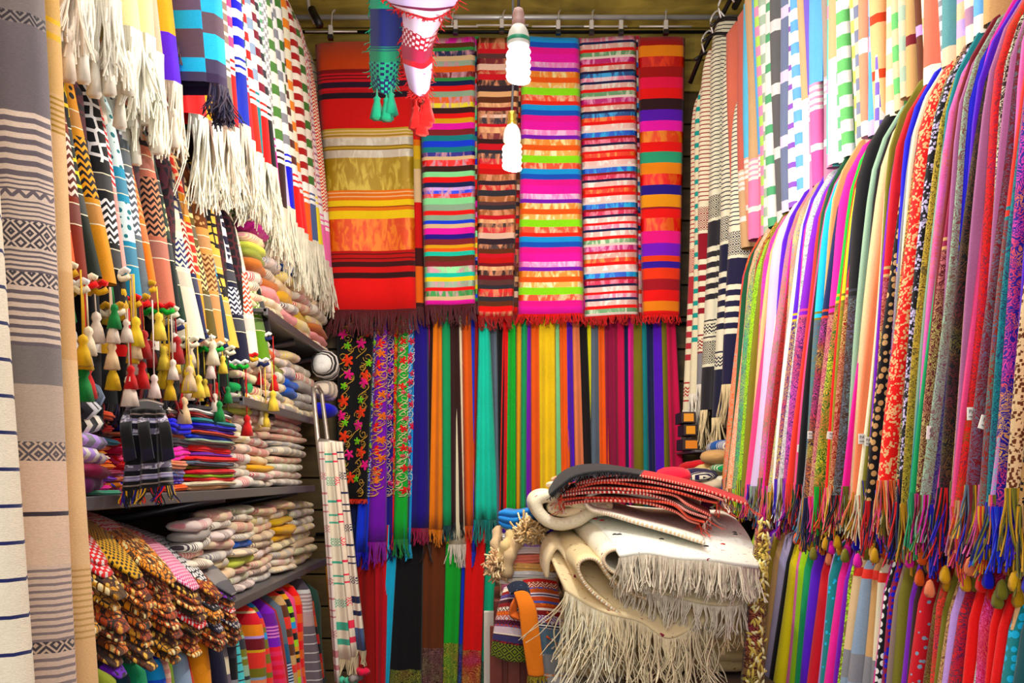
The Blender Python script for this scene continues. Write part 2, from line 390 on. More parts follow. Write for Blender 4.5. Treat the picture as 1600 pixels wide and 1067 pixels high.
zg = EYE-(98-HY)*BW/F; bh = 50*BW/F
k = 0
for i in range(-4, 22):
    z1 = zg-i*bh; z0 = z1-bh+.008
    if z0 < 0 or z0 > 3.55: continue
    b = boxm('board', (-1.2, BW-.018, z0), (1.25, BW, min(z1, 3.61)), OM if i < 1 else OD, wbk, .002); b.location = b.location-wbk.location
    b['kind'] = 'structure'
steel_m = PM('brushed_steel', 'd4d8dc', .35, .4, noise=.05); chrome = PM('chrome', 'e6e8ea', .3, .35); blackp = PM('black_plastic', '101014', .4); darkm = PM('dark_metal', '24242a', .45, .6)
def rail(lab, pts, r, mat, grp=None):
    o = tubes('clothes_rail', [pts], r, mat, sides=10); return tag(o, lab, 'rail', grp)
def Zp(py, Y): return EYE-(py-HY)*Y/F
rail('thick silver rail running across the top of the back wall', [(-.95, 3.84, Zp(27, 3.84)), (1.05, 3.84, Zp(27, 3.84))], .011, steel_m)
rail('thin grey rail just under the thick silver one on the back wall', [(-.95, 3.92, Zp(50, 3.92)), (1.05, 3.92, Zp(50, 3.92))], .007, darkm)

# ---- six big shawls clipped along the back wall
SAT = 'satin'
def multi(cols, total, seed, lo=.006, hi=.016, satp=.45, pale='c898a8'):
    r = random.Random(seed); out = []; s = 0; last = None
    while s < total:
        c = r.choice([x for x in cols if x != last]); last = c; l = r.uniform(lo, hi)
        out.append((l, c, SAT, pale) if r.random() < satp else (l, c)); s += l
    return out
u = 1.0
s1 = [(43, 'c2502a', 'plain'), (6, '7a0c20'), (3, 'crimson'), (2, '5a0a18'), (3, 'crimson'), (2, '5a0a18'), (4, 'crimson'), (9, '25122a'), (3, 'crimson'), (5, 'b01030'), (9, '1c1020'), (47, 'c90f18'), (3, 'khaki'), (2, 'beige'), (3, 'khaki'), (2, 'beige'), (3, 'a5863c'),
      (2, 'beige'), (12, 'c6bfb0', 'satin', 'd8d4c8'), (2, '86692c'), (3, 'khaki'), (2, '86692c'), (12, 'c6bfb0', 'satin', 'd8d4c8'), (51, 'a08428', 'satin', 'c8b25a'), (3, 'd8782a'), (2, 'peach'), (4, 'd8782a'), (2, 'peach'), (5, 'd8782a'), (9, 'e8c81c'), (2, '9a4a12'), (5, 'd8782a'), (13, 'e8c81c'),
      (50, 'd2541c', 'satin', 'e8823c'), (4, 'b0102c'), (2, '5a0a18'), (5, 'b0102c'), (2, '5a0a18'), (4, 'b0102c'), (8, '3c0814'), (9, 'c8102c'), (9, '300812'), (49, 'dc1020')]
s2c = ['7c2a30', 'mint', 'emerald', 'purple', 'orange', 'yellow', 'teal', 'fuchsia', 'navy', 'indigo', 'lilac', 'gold', 'sage', 'red', 'chocolate', 'turquoise', 'beige', 'pink', 'blue', '3a8f4a', 'brown']
s3c = ['maroon', 'chocolate', 'c03018', 'peach', 'red', '5a3a3a', 'charcoal', 'brown', 'ecc8b8', 'crimson', '9a5a30', 'scarlet', '30202c']
s4 = [(8, 'sky'), (8, '1d5cc0'), (9, 'f0409a'), (13, 'fuchsia'), (8, 'f48ac8', SAT, 'f8c0e0'), (6, 'purple'), (9, 'f08a40', SAT, 'fbd8a0'), (8, 'ff6a10'), (8, 'f6a860', SAT, 'fce4b8'), (11, '8fe03c'), (9, 'ff5a20', SAT, 'f8b898')]
s4x = s4+[(6, 'ff4a12')]
s5c = [(5, 'e88aa8', SAT, 'f8d4dc'), (3, 'navy'), (6, 'e0b4b0', SAT, 'fbe6e0'), (4, 'red'), (5, '6a9a70', SAT, 'c8d8c0'), (3, 'f0d8d4'), (6, 'b83078', SAT, 'f0a0c8'), (3, 'crimson'), (6, 'd8a49c', SAT, 'f8e0d4'), (3, '1c1840'), (5, '30508c', SAT, '58a8f0')]
s5d = [(5, 'f4502a', SAT, 'ff9a60'), (4, 'red'), (6, 'e8c0bc', SAT, 'fff0ea'), (3, 'f0d8d8'), (6, '1c60c8', SAT, '40b0ff'), (3, '8c1018'), (5, 'c82a58', SAT, 'f08aa0'), (3, '201840'), (6, 'e0b4b0', SAT, 'fbe6e0'), (3, 'e41020')]
s6 = [(13, '9c0f1c'), (17, 'f08c1c'), (16, 'c01c18', SAT, 'e85020'), (16, '9c0f1c'), (17, 'f0305c'), (16, 'f01c20'), (17, '2c1218'), (17, '5c1cb0'), (16, 'fuchsia'), (17, 'ff5a14', SAT, 'ff8a40'), (15, 'f03c18'), (17, '3c9a78'), (17, 'f28c10'), (17, 'e43018', SAT, 'ff6a30'),
      (15, '2c1a80'), (19, 'f49c18'), (3, '8c0c30'), (14, 'f01028'), (20, 'ff3018', SAT, 'ff7038'), (19, 'e8108c'), (19, '7c30c8'), (9, 'e0501c'), (10, '3c149c'), (17, 'f4501c'), (17, '9c0c30'), (17, 'f41c34'), (15, 'f08818'), (6, 'ff2a14')]
SH = [
 ('large rust, red and gold shawl with broad satin bands, nearest the checked cloths', 492, 642, 68, 516, 650, 485, s1, 62, '5a2026', 40),
 ('thin multicolour striped shawl with mint, purple and yellow lines beside the rust shawl', 655, 742, 62, 664, 742, 477, multi(s2c, .99, 3, .012, .024, .3), 57, '55202a', 32),
 ('dark maroon thin-striped shawl hanging behind the two light bulbs', 745, 812, 60, 747, 802, 494, multi(s3c, .99, 9, .011, .023, .4, 'd09070'), 58, 'a01028', 20),
 ('bright pink, orange and lime striped shawl right behind the bulbs', 816, 905, 56, 810, 912, 490, s4x+s4+s4x+s4+[(9, 'f0409a'), (11, 'fuchsia')], 60, 'd8141c', 16),
 ('white, blue and crimson glossy thin-striped shawl next to the wide-banded one', 905, 994, 60, 914, 998, 494, s5c+s5c+s5d+s5d+s5d+s5c[:9]+s5d+s5c[:6], 56, 'c01830', 16),
 ('wide-banded orange, red, purple and pink shawl at the end by the bare boards', 998, 1071, 58, 1005, 1064, 492, s6, 58, 'd81420', 14)]
for i, (lab, a, b, yt, c, d, yb, bands, yt2, fc, fl_) in enumerate(SH):
    Y = 3.80-.006*(i % 2)
    o, G = wall_cloth('striped_shawl', a, b, yt, c, d, yb, Y, bands, folds=[1.1, .9, .8, .7, .8, .8][i], amp=.011, n=15, yt2=yt2, yb2=yb-(3 if i in (0, 1, 4) else 0), phase=1.4+i)
    tag(o, lab, 'shawl', 'big striped shawls clipped on the back wall')
    n = int((d-c)*1.6); fringe('fringe', edge_pts(G[-1], n), fl_*Y/F, .0026, C(fc), o, sway=.012, clump=3)
    # folded-back side strip of the same cloth
    cc2 = bands if i else [(165, 'c90f18'), (10, 'd87a20'), (22, 'd8b04a'), (16, 'khaki'), (55, 'beige'), (75, 'c8101c'), (30, '3c0814'), (60, 'e0703a'), (6, '3c1a20')]
    r2 = list(cc2); 
    if i: random.Random(i).shuffle(r2)
    if i < 5:
        w_ = [14, 7, 8, 6, 8][i]
        o2, G2 = wall_cloth('folded_edge', b-3, b+w_, yt2, d-3, d+w_, yb-6, Y+.03, r2, folds=.4, amp=.006, n=5)
        o2.parent = o
        fringe('fringe', edge_pts(G2[-1], 14), fl_*.8*Y/F, .0026, C(fc), o2, sway=.01, clump=3)
def hanger(px, py, Y, lab, clips, z_rail, w=.3):
    h = empty('clip_hanger'); x, _, z = P(px, py, Y)
    tag(h, lab, 'hanger')
    hook = [(x, Y, z+.03), (x+.002, Y+.005, z+.06), (x+.004, Y+.01, z_rail-.01), (x+.012, Y+.03, z_rail+.014), (x+.004, Y+.05, z_rail+.012)]
    tubes('hook', [catmull(hook, 12)], .0028, chrome, h, 5)
    tubes('bar', [[(x-w/2, Y+.005, z+.026), (x+w/2, Y+.005, z+.026)]], .004, chrome, h, 6)
    for cx in clips:
        X = P(cx, py, Y)[0]
        c = boxm('clip', (X-.009, Y-.016, z-.002), (X+.009, Y+.012, z+.045), chrome, h, .003)
        boxm('clip_jaw', (-.011, -.019, -.036), (.011, .008, -.018), blackp, c, .002)
for px, py, clips, lab in ((517, 58, (517, ), 'clip hanger holding the rust and gold shawl'), (706, 50, (712, ), 'clip hanger over the mint and purple striped shawl'), (785, 48, (784, ), 'clip hanger over the maroon shawl beside the upper bulb'),
    (872, 50, (872, ), 'clip hanger over the pink and lime shawl'), (925, 50, (924, 970), 'clip hanger with two clips over the white and blue shawl'), (1040, 50, (1040, ), 'clip hanger over the wide-banded shawl')):
    hanger(px, py, 3.775, lab, clips, Zp(27, 3.84), .22 if px != 925 else .3)

# ---- embroidered and plain scarves in the lower back row
def zz(x): return 510+x/2.734
def zy(y): return 490+y/2.734
def z6(x): return 760+x/3.679
rowA = []
# name colour, top x0,x1, bottom x0,x1, bottom y, fringe colour, kind, extra(Y offset)
def A(c, a, b, c0, d, yb, fc=None, emb=None, front=0.0, body=None, fr=26, folds=1.0):
    rowA.append((c, a, b, c0, d, yb, fc, emb, front, fr, folds))
A('black', zz(45), zz(205), zz(52), zz(172), zy(792), None, ('c8a050', [('e8501c', 8), ('f0148c', 7), ('7ccc20', 5)]), 0, folds=1.2)
A('navy', zz(40), zz(100), zz(110), zz(190), zy(1040), None, None, .05)
A('blue', zz(198), zz(226), zz(124), zz(180), zy(1020), 'royal', ('d8dcf0', [('9ae020', 4), ('f0148c', 3)]), .01)
A('purple', zz(220), zz(258), zz(172), zz(250), zy(975), '9a30b0', ('f0b070', [('e41030', 6), ('ff7a10', 5)]), -.01, fr=36)
A('indigo', zz(252), zz(290), zz(240), zz(286), zy(985), '1b1060', ('e0c0b0', [('9a40e0', 4), ('e01090', 4)]), .015)
A('red', zz(286), zz(318), zz(278), zz(304), zy(935), 'd81018', ('c87830', [('60c020', 5), ('ffa020', 4)]), .02)
A('green', zz(312), zz(347), zz(286), zz(342), zy(962), '0c8a40', ('e8e0b0', [('e02018', 5), ('f06070', 3)]), -.005, fr=28)
A('sky', zz(344), zz(386), zz(332), zz(358), zy(985), 'cyan', ('d8e8f4', [('f0145c', 5), ('f0406a', 4)]), .012)
A('indigo', zz(382), zz(430), zz(346), zz(440), zy(915), '98104c', None, -.004)
A('magenta', zz(424), zz(450), zz(425), zz(446), zy(560), None, None, .03, fr=0)
A('chocolate', zz(445), zz(466), zz(428), zz(448), zy(985), 'chocolate', None, .03)
A('tangerine', zz(460), zz(490), zz(440), zz(496), zy(922), 'e08a14', None, -.006)
A('emerald', zz(486), zz(526), zz(489), zz(544), zy(905), 'darkteal', None, 0)
A('violet', zz(516), zz(534), zz(520), zz(544), zy(800), None, None, .03, fr=0)
A('chocolate', zz(530), zz(560), zz(538), zz(582), zy(890), 'black', None, 0.004)
A('cream', zz(552), zz(584), zz(520), zz(606), zy(985), 'offwhite', None, .02, fr=34)
A('orange', zz(580), zz(612), zz(594), zz(638), zy(905), 'e86414', None, 0)
A('blue', zz(606), zz(628), zz(616), zz(640), zy(1015), 'blue', None, .024)
A('violet', zz(624), zz(644), zz(622), zz(636), zy(800), None, None, .03, fr=0)
A('darkred', zz(638), zz(665), zz(628), zz(650), zy(700), None, None, .026, fr=0)
A('turquoise', zz(656), zz(692), zz(633), zz(730), zy(880), '0e8c86', None, -.02, fr=38, folds=2)
A('navy', zz(686), zz(704), zz(716), zz(734), zy(900), 'navy', None, .02)
A('slate', zz(700), zz(724), zz(722), zz(740), zy(915), 'slate', None, .006)
A('cream', zz(718), zz(742), zz(722), zz(744), zy(700), None, None, .03, fr=0)
A('black', zz(736), zz(762), zz(734), zz(752), zy(915), 'black', None, .004)
A('red', z6(100), z6(131), z6(78), z6(124), zy(885), '8c1410', None, -.004)
A('green', z6(129), z6(164), z6(116), z6(164), zy(880), 'green', None, -.008)
A('chocolate', z6(160), z6(184), z6(160), z6(184), 800, None, None, .02, fr=0)
A('amber', z6(174), z6(212), z6(170), z6(204), 812, None, None, .01, fr=0)
A('emerald', z6(204), z6(240), z6(196), z6(240), 812, None, None, 0, fr=0)
A('purple', z6(232), z6(266), z6(230), z6(272), 812, None, None, .008, fr=0)
A('orange', z6(260), z6(306), z6(264), z6(324), 812, None, None, -.002, fr=0)
A('e8c850', z6(302), z6(392), z6(312), z6(400), 800, None, None, -.008, fr=0, folds=1.2)
for c, a, b, c0, d in [('mint', 386, 428, 390, 444), ('orange', 422, 464, 438, 480), ('violet', 460, 500, 472, 526), ('salmon', 495, 530, 518, 568), ('black', 526, 568, 558, 612), ('lemon', 562, 606, 585, 622),
    ('slate', 603, 644, 606, 666), ('orange', 640, 686, 658, 706), ('wine', 682, 758, 698, 776), ('raspberry', 752, 788, 764, 802), ('navy', 784, 816, 794, 826), ('magenta', 812, 852, 820, 860), ('olive', 846, 892, 852, 912), ('teal', 886, 924, 902, 952), ('navy', 918, 966, 942, 998),
    ('violet', 960, 1002, 984, 1030), ('olive', 998, 1040, 1018, 1072), ('raspberry', 1033, 1080, 1066, 1140)]:
    A(c, z6(a), z6(b), z6(c0), z6(d), 792, None, None, -.004 if c in ('wine', 'raspberry') else 0.004*((a//10) % 3-1), fr=0, folds=1.6 if c == 'wine' else .8)
def curl_path(cx, cz, r, a0, turns, n=14):
    t = np.linspace(0, 1, n); a = a0+turns*2*np.pi*t; rr = r*(1-.75*t); return np.stack([cx+rr*np.cos(a), cz+rr*np.sin(a)], 1)
def embroidery(o, G, c_line, flowers, zlo, zhi, seed, dens):
    """raised vines and flowers stitched on a hanging cloth: follows its surface"""
    r = random.Random(seed); m, n, _ = G.shape
    def surf(s, zv):
        s = np.clip(s, .02, .98); f = np.clip((G[0, 0, 2]-zv)/(G[0, 0, 2]-G[-1, 0, 2]), 0, 1); i = f*(m-1)
        zc = G[:, 0, 2]; i = np.interp(-zv, -zc, np.arange(m)); j = s*(n-1)
        i0 = np.clip(i.astype(int), 0, m-2); j0 = np.clip(j.astype(int), 0, n-2); a = (i-i0)[:, None]; b = (j-j0)[:, None]
        return G[i0, j0]*(1-a)*(1-b)+G[i0+1, j0]*a*(1-b)+G[i0, j0+1]*(1-a)*b+G[i0+1, j0+1]*a*b
    W = abs(G[0, -1, 0]-G[0, 0, 0]); H = zhi-zlo; paths = []
    for k in range(int(dens*H/.045)):
        for q in range(max(1, round(W/.075))):
            s0 = (q+.5+r.uniform(-.3, .3))/max(1, round(W/.075)); z0 = zhi-(k+.5)*H/int(dens*H/.045)
            rad = r.uniform(.014, .022); cv = curl_path(0, 0, rad, r.uniform(0, 6.28), r.choice([-1, 1])*r.uniform(1.1, 1.5))
            p = surf(s0+cv[:, 0]/W, np.clip(z0+cv[:, 1], zlo, zhi)); p[:, 1] -= .006; paths.append(p)
            t = np.linspace(0, 1, 8); p = surf(s0+(rad+.0*t+r.uniform(-.01, .02)*t)/W*np.cos(t*3), np.clip(z0-.045*t, zlo, zhi)); p[:, 1] -= .006; paths.append(p)
    tubes('vine_stitching', paths, .0022, CM('plain'), o, 3, c_line, False)
    VV, FF, cc = [], [], []
    for k in range(int(dens*H/.06)):
        for q in range(max(1, round(W/.09))):
            fc, size = flowers[(k+q*2) % len(flowers)]; rad = size*.0036
            s0 = (q+r.uniform(.15, .85))/max(1, round(W/.09)); z0 = zhi-(k+r.uniform(.2, .8))*H/int(dens*H/.06)
            if not zlo+rad < z0 < zhi-rad: continue
            np_ = 5; a = np.linspace(0, 2*np.pi, np_*4, endpoint=False)+r.uniform(0, 6); rr = rad*(.62+.38*np.abs(np.cos(np_*(a-a[0])/2))**1.0); rr[::4] *= 1.05
            rr = rad*np.where(np.arange(len(a)) % 4 == 0, 1.0, np.where(np.arange(len(a)) % 4 == 2, .38, .8))
            p = surf(s0+rr*np.cos(a)/W, z0+rr*np.sin(a)); p[:, 1] -= .007; cp = p.mean(0)-[0, .006, 0]
            base = len(VV); VV += p.tolist()+[cp.tolist()]
            for i in range(len(a)): FF.append([base+i, base+(i+1) % len(a), base+len(a)]); cc.append(C(fc, 1.15 if i % 2 else .8))
    if FF:
        VV = np.array(VV); ob = raw('flower_stitching', VV, FF, CM('plain'), None, o, False, VV[:, :2], np.array(cc)); ob['kind'] = 'stuff'
names = [nice(r[0]) if r[0] in PAL else 'golden yellow' for r in rowA]
for i, (c, a, b, c0, d, yb, fc, emb, front, fr, folds) in enumerate(rowA):
    Y = 3.86+front; nm = 'embroidered_scarf' if emb else 'plain_scarf'; yt = 470
    if emb and i == 0: bands = [(1, c)]
    else: bands = [(1, c)]
    o, G = wall_cloth(nm, a-1, b+1, yt, c0-1, d+1, yb, Y, bands, folds=folds, amp=.010+.004*(i % 3), n=13 if (b-a) > 18 else 9, base=14)
    pv = names[i-1] if i else 'cream leaning'; nx = names[i+1] if i+1 < len(names) else 'bare boards'
    if i == len(rowA)-1: lab = 'raspberry plain scarf hanging last on the back wall beside bare boards'
    elif emb: lab = f'{names[i]} scarf embroidered with vines and flowers, between {pv} and {nx} scarves'
    else: lab = f'plain {names[i]} scarf on the back wall between {pv} and {nx} ones'
    tag(o, uniq(lab, 'nearer the bare boards'), 'scarf', 'scarves hanging under the big shawls on the back wall')
    if emb:
        zlo = EYE-((zy(780) if i else zy(780))-HY)*Y/F; embroidery(o, G, emb[0], emb[1], zlo, G[0, 0, 2]-.06, i, 1.15 if i == 0 else 1.35)
        if i == 0: fringe('tufted_hem', edge_pts(G[-1], 60), .02, .003, C('e84a20'), o, sway=.008)
    if fr and fc: fringe('fringe', edge_pts(G[-1], max(10, int((d-c0)*1.6))), fr*Y/F, .0022, C(fc), o, sway=.012, clump=4)
# ---- lowest back row, seen from y 850 down
def z8(x): return 540+x/3.997
def y8(y): return 800+y/3.997
lowB = [('navy', 40, 112, 40, 120, 340, None, .0), ('darkred', 70, 190, 75, 195, 1500, None, 0), ('crimson', 180, 275, 190, 246, 1500, None, -.01), ('cyan', 270, 324, 222, 268, 1500, None, -.012), ('black', 312, 482, 268, 470, 985, ('b0a850', '2a2c14'), -.004),
 ('chocolate', 468, 490, 462, 482, 1500, None, .02), ('65351f', 478, 648, 478, 614, 850, ('9a7a70', '3c1c18'), 0), ('green', 632, 728, 612, 696, 818, ('c8c050', '2c6a20'), -.008), ('blue', 712, 772, 694, 732, 825, ('6070c0', '20206c'), .008), ('red', 758, 876, 730, 842, 862, ('e89060', '8c1a20'), -.012), ('28b48c', 862, 952, 838, 900, 930, ('70a080', '1c4a3c'), 0)]
nmB = ['navy', 'dark red', 'crimson', 'sky blue', 'black', 'chocolate', 'brown', 'green', 'blue', 'red', 'sea green']
for i, (c, a, b, c0, d, yh, hem, fr) in enumerate(lowB):
    Y = 3.90+fr; yb = 1190; bands = [(y8(yh)-820, c), (yb-y8(yh), hem[1], 'paisley', hem[0])] if hem else [(1, c)]
    if i == 0: yb = y8(340); bands = [(1, c)]
    k = (yb-y8(230))/(1067-y8(230)); c0 = a+(c0-a)*k; d = b+(d-b)*k
    o, G = wall_cloth('long_scarf', z8(a)-1, z8(b)+1, 820, z8(c0)-1, z8(d)+1, yb, Y, bands, folds=[1, 1.5, 1, .6, 1.6, .5, 1.6, 1, .6, 1.1, 1][i], amp=.016, base=10)
    pv = nmB[i-1] if i else 'cream'; nx = nmB[i+1] if i+1 < len(nmB) else 'white card'
    lab = f'{nmB[i]} scarf {"with patterned hem " if hem else ""}low on the back wall between {pv} and {nx} ones' if i < len(nmB)-1 and i else f'{nmB[i]} scarf low on the back wall, {"first beside the leaning cream towels" if not i else "last of the row beside the kilims"}'
    tag(o, lab, 'scarf', 'long scarves in the lowest back row')
for py, nm in ((505, 'rail behind the fringes carrying the middle row of back wall scarves'), (835, 'low rail carrying the lowest row of back wall scarves')):
    rail(nm, [(-.8, 3.915, Zp(py, 3.9)), (1.0, 3.915, Zp(py, 3.9))], .008, darkm)

# ================================================================ rows of scarves along the side walls
PATW = dict(pl='plain', pa='paisley', pb='paisley-ended', ja='brocade', bl='fleck-patterned', ck='block-checked', st='banded', do='dotted', pt='paisley', sc='small-checked')
def alt(c1, c2, L, p, duty=.5, k='plain'):
    out = []; s = 0
    while s < L: out += [(p*duty, c1, k), (p*(1-duty), c2, k)]; s += p
    return out
def flip_cols(c1, c2, mi, bi, vs):
    if len(c1) > 2:
        a = c1[:, 6:].copy(); c1[1:, 6:] = a[:-1]; c1[0, 6:] = a[1]
def mkbands(pat, c, c2, L, r):
    if pat == 'pl': return [(1, c)], None
    if pat == 'pa': return [(1, c, 'paisley', c2)], None
    if pat == 'pb': return [(L*.50, c), (.006, c2), (.01, c), (.006, c2), (L*.5-.022, tuple(C(c)*.30+C('5a3018')*.35), 'paisley', c2 if c2 not in ('maroon', 'charcoal', 'navy', 'black') else {'maroon': 'tan', 'charcoal': 'slate', 'navy': 'sky', 'black': 'gold'}[c2])], None
    if pat == 'pt': return [(L*.80, c, 'paisley', c2), (L*.20, c2)], None
    if pat == 'ja': return [(1, c, 'jacquard', c2)], None
    if pat == 'bl': return [(1, c, 'knot', c2)], None
    if pat == 'do': return [(1, c, 'dot', c2)], None
    if pat == 'sc': return [(1, c, 'check', c2)], None
    if pat == 'ck': return alt(c, c2, L, r.uniform(.045, .07)), flip_cols
    if pat == 'st': return alt(c, c2, L, r.uniform(.02, .03), .6), None
    raise KeyError(pat)
def row_labels(ents, where, last):
    nm = [nice(e[1]) if e[1] in PAL else e[1] for e in ents]; out = []
    for i, e in enumerate(ents):
        p = nm[i-1] if i else last[0]; n = nm[i+1] if i+1 < len(nm) else last[1]
        out.append((f'{nm[i]} {PATW.get(e[2], "striped")} scarf {where} between {p} and {n} ones'))
    return out
def spread_px(ents, px0):
    out = []; x = px0
    for e in ents: out.append(x); x += e[0]
    return out, x

# ---- middle row on the wall at the right: shoulders curve over the rail
MR = '''4 rust pa gold|5 orange pa sage|3 darkgreen pl -|6 salmon pa cream|7 slate pa lime|5 maroon pa gold|8 lime pa darkgreen|4 olive pl -|8 fuchsia pt rose|3 peach pl -|3 rose pl -|4 sky pl -|10 lavender pl -|3 white pl -|3 violet pl -|5 taupe pa rose|3 magenta pl -|6 darkred pa black
6 grey pa gold|4 white pl -|5 violet pb gold|4 magenta pl -|10 silver pa slate|8 purple pb rose|3 coral pl -|5 darkgreen pl -|4 rose pl -|4 black pl -|8 cyan pb olive|3 grey pl -|3 tan pb brown|7 navy pb rust|12 magenta pb maroon|6 green pb gold|4 red pl -|5 yellow pb olive|5 navy pl -|4 taupe pl -|5 red pb tan
14 black pb charcoal|6 sage pl -|4 black pl -|4 magenta pl -|12 beige pl -|4 salmon pl -|4 cream pl -|4 olive pl -|5 purple pl -|7 crimson pb tan|7 black bl tan|8 royal pb tan|4 grey pl -|4 cream pl -|7 brown pa amber|17 red ja peach|6 black pa tan|9 black ja lavender|4 khaki pa black|5 sage pl -|5 teal pl -|8 pink pa rose|5 emerald pl -|4 maroon pl -|5 wine pb tan|5 mauve pl -|5 sage pa maroon
17 royal pb charcoal|6 magenta pl -|4 violet pl -|11 black pa brown|5 tan pa black|4 mauve pl -|6 rose pl -|15 red pa maroon|7 chocolate pa cream|5 taupe pa navy|4 mauve pl -|10 maroon pa slate|5 pink pl -|6 coral pb teal|7 teal pa navy|6 bluegrey pa rose|24 indigo pa red|4 violet pl -|10 beige ja brown|15 tan ja black|12 rust pa gold'''
ents = [(float(a[0]), a[1], a[2], a[3]) for a in (s.split() for l in MR.split('\n') for s in l.split('|'))]
pxs, endx = spread_px(ents, 1129); sc_ = (1612-1129)/(endx-1129)
labs = row_labels(ents, 'in right middle row', ('checked', 'unseen'))
TAGPX = {}
frc = dict(lavender=['grey', 'lavender', 'sage'], violet=['violet', 'royal'], black=['black', 'crimson', 'navy', 'scarlet'], indigo=['royal', 'blue'], red=['peach', 'rose', 'orange'], khaki=['olive', 'mustard'], beige=['olive', 'mustard'])
pomp = ['olive', 'mustard', 'orange', 'scarlet', 'fuchsia', 'gold', 'royal', 'salmon']
Wb, Wt = .76, .845
MID = []
for i, (e, px) in enumerate(zip(ents, pxs)):
    px = 1129+(px-1129)*sc_; Y = Wb*F/(px-CX); gap = Wb*F/(px-CX)-Wb*F/(px+e[0]*sc_-CX)
    r = random.Random(i); L = .92; zb = 1.475+r.uniform(-.03, .02); zt = 2.385
    c, pat, c2 = e[1], e[2], e[3]
    bands, vf = mkbands(pat, c, c2 if c2 != '-' else c, zt-zb, r)
    fc = frc.get(c, [c, c, r.choice(pomp)] if pat in ('pl', 'pb') else [c, c2 if c2 in PAL else c, 'olive', r.choice(pomp)])
    t = min(max(gap*.90, .011), .05)
    o = side_scarf(1, Y, t, Wt+r.uniform(-.006, .006), Wb+r.uniform(-.012, .008), zt+r.uniform(-.015, .015), zb, bands, 'hanging_scarf', .22, .26, vf, .004,
                   (r.uniform(.08, .13), .0026, fc, 36, dict(sway=.012, clump=r.choice([2, 4, 5]), segs=6, curl=.003)), shd=.17)
    tag(o, uniq(labs[i], 'nearer the camera'), 'scarf', 'scarves in the middle row along the right wall'); MID.append((o, Y, px, t))
    if i > 25 and i % 2 == 0:   # pompon ends below the threads
        for k in range(2):
            q = lathe('pompon', [(.001, .018), (.005, .014), (.008, .004), (.009, -.006), (.006, -.013), (.001, -.014)], CM('plain'), (Wb+.012+.03*k+r.uniform(-.01, .01), Y+.01, zb-.125-r.uniform(0, .03)), o, 10, 5, r.choice(pomp))
# printed paper bands round single scarves
def paper_tag(px, py, wpx, hpx, Wx, tilt, lab_col='f6efe6', lines=True, parent=None, dy=0.012):
    best = min((m for m in MID if m[2] <= px+6), key=lambda m: abs(m[2]-px)); o, Y, _, t = best
    x0 = (px-CX)*Y/F; z = EYE-(py-HY)*Y/F; w_ = wpx*Y/F; h = hpx*Y/F
    g = boxm('paper_band', (-.002, -.0012, -h/2), (w_, .0012, h/2), PM('tag_'+lab_col, lab_col, .6), o, .0005)
    g.location = (x0-.002+w_/2, Y-.008, z); g.rotation_euler = (0, tilt, 0); g['label'] = 'white printed paper band' if lines else 'black paper band'
    if lines:
        for k in range(2):
            cv = bpy.data.curves.new('print', 'FONT'); cv.body = 'PASHMINA' if k == 0 else 'made in'; cv.size = h*(.42 if k == 0 else .22); cv.align_x = 'LEFT'; cv.align_y = 'CENTER'; cv.extrude = .0003
            tc_ = bpy.data.objects.new('t', cv); COL.objects.link(tc_); bpy.context.view_layer.update(); me_ = bpy.data.meshes.new_from_object(tc_.evaluated_get(bpy.context.evaluated_depsgraph_get())); bpy.data.objects.remove(tc_); to = link('lettering', me_, g); to.location = (-w_*.42, -.0022, h*(.16 if k == 0 else -.22)); to.rotation_euler = (math.pi/2, 0, 0)
            to.data.materials.clear(); to.data.materials.append(PM('tag_ink', '6a5a5a', .7))
for a in ((1170, 722, 17, 9, .2), (1189, 692, 16, 11, .2), (1246, 701, 10, 12, .05), (1262, 680, 6, 12, 0), (1292, 682, 34, 12, .12), (1341, 686, 8, 16, 0), (1351, 690, 8, 14, 0), (1447, 677, 32, 21, .05), (1510, 647, 9, 20, 0), (1529, 663, 29, 22, .3)):
    paper_tag(a[0], a[1], a[2], a[3], 0, a[4])
for a in ((1357, 702, 20, 15, .05), (1374, 731, 32, 17, .12)): paper_tag(a[0], a[1], a[2], a[3], 0, a[4], '15131a', False)
rail('steel rail carrying the middle row of scarves by the right wall', [(.99, 1.1, 2.375), (.99, 3.15, 2.375)], .012, darkm)

# ---- lowest row on the right
LR = '''8 lime pl -|7 wine pl -|6 fuchsia pl -|6 purple pl -|6 lilac pl -|8 khaki pl -|6 tan pl -|11 lavender pl -|6 black pl -|10 yellow pl -|7 pink pl -|12 lime pl -|8 emerald pl -|4 salmon pl -|9 violet pl -|11 crimson pb orange|8 lilac pl -|9 teal do cyan|11 magenta pl -|4 purple pl -|8 olive ja lime|6 indigo pl -
13 beige PL navy|10 bluegrey PL navy|12 tan PL navy|7 cream PL black|10 magenta do lilac|6 black bl white|9 wine do royal|6 taupe pl -|14 olive pl -|12 purple pl -|8 chocolate pl -|15 crimson do bluegrey|8 brown pa olive|14 coral pa maroon|7 olive pl -|9 tan pa brown|9 lilac pl -|15 crimson pa navy|5 brown pl -|9 red pl -|7 grey pa white|17 raspberry pa rose|8 scarlet pl -|6 mauve pl -|10 red pl -|6 peach pl -|22 teal bl cyan|22 darkteal bl teal'''
ents = [(float(a[0]), a[1], a[2], a[3]) for a in (s.split() for l in LR.split('\n') for s in l.split('|'))]
pxs, endx = spread_px(ents, 1166); sc_ = (1612-1166)/(endx-1166); labs = row_labels(ents, 'low on the right', ('golden', 'unseen'))
Wb, Wt = .70, .80
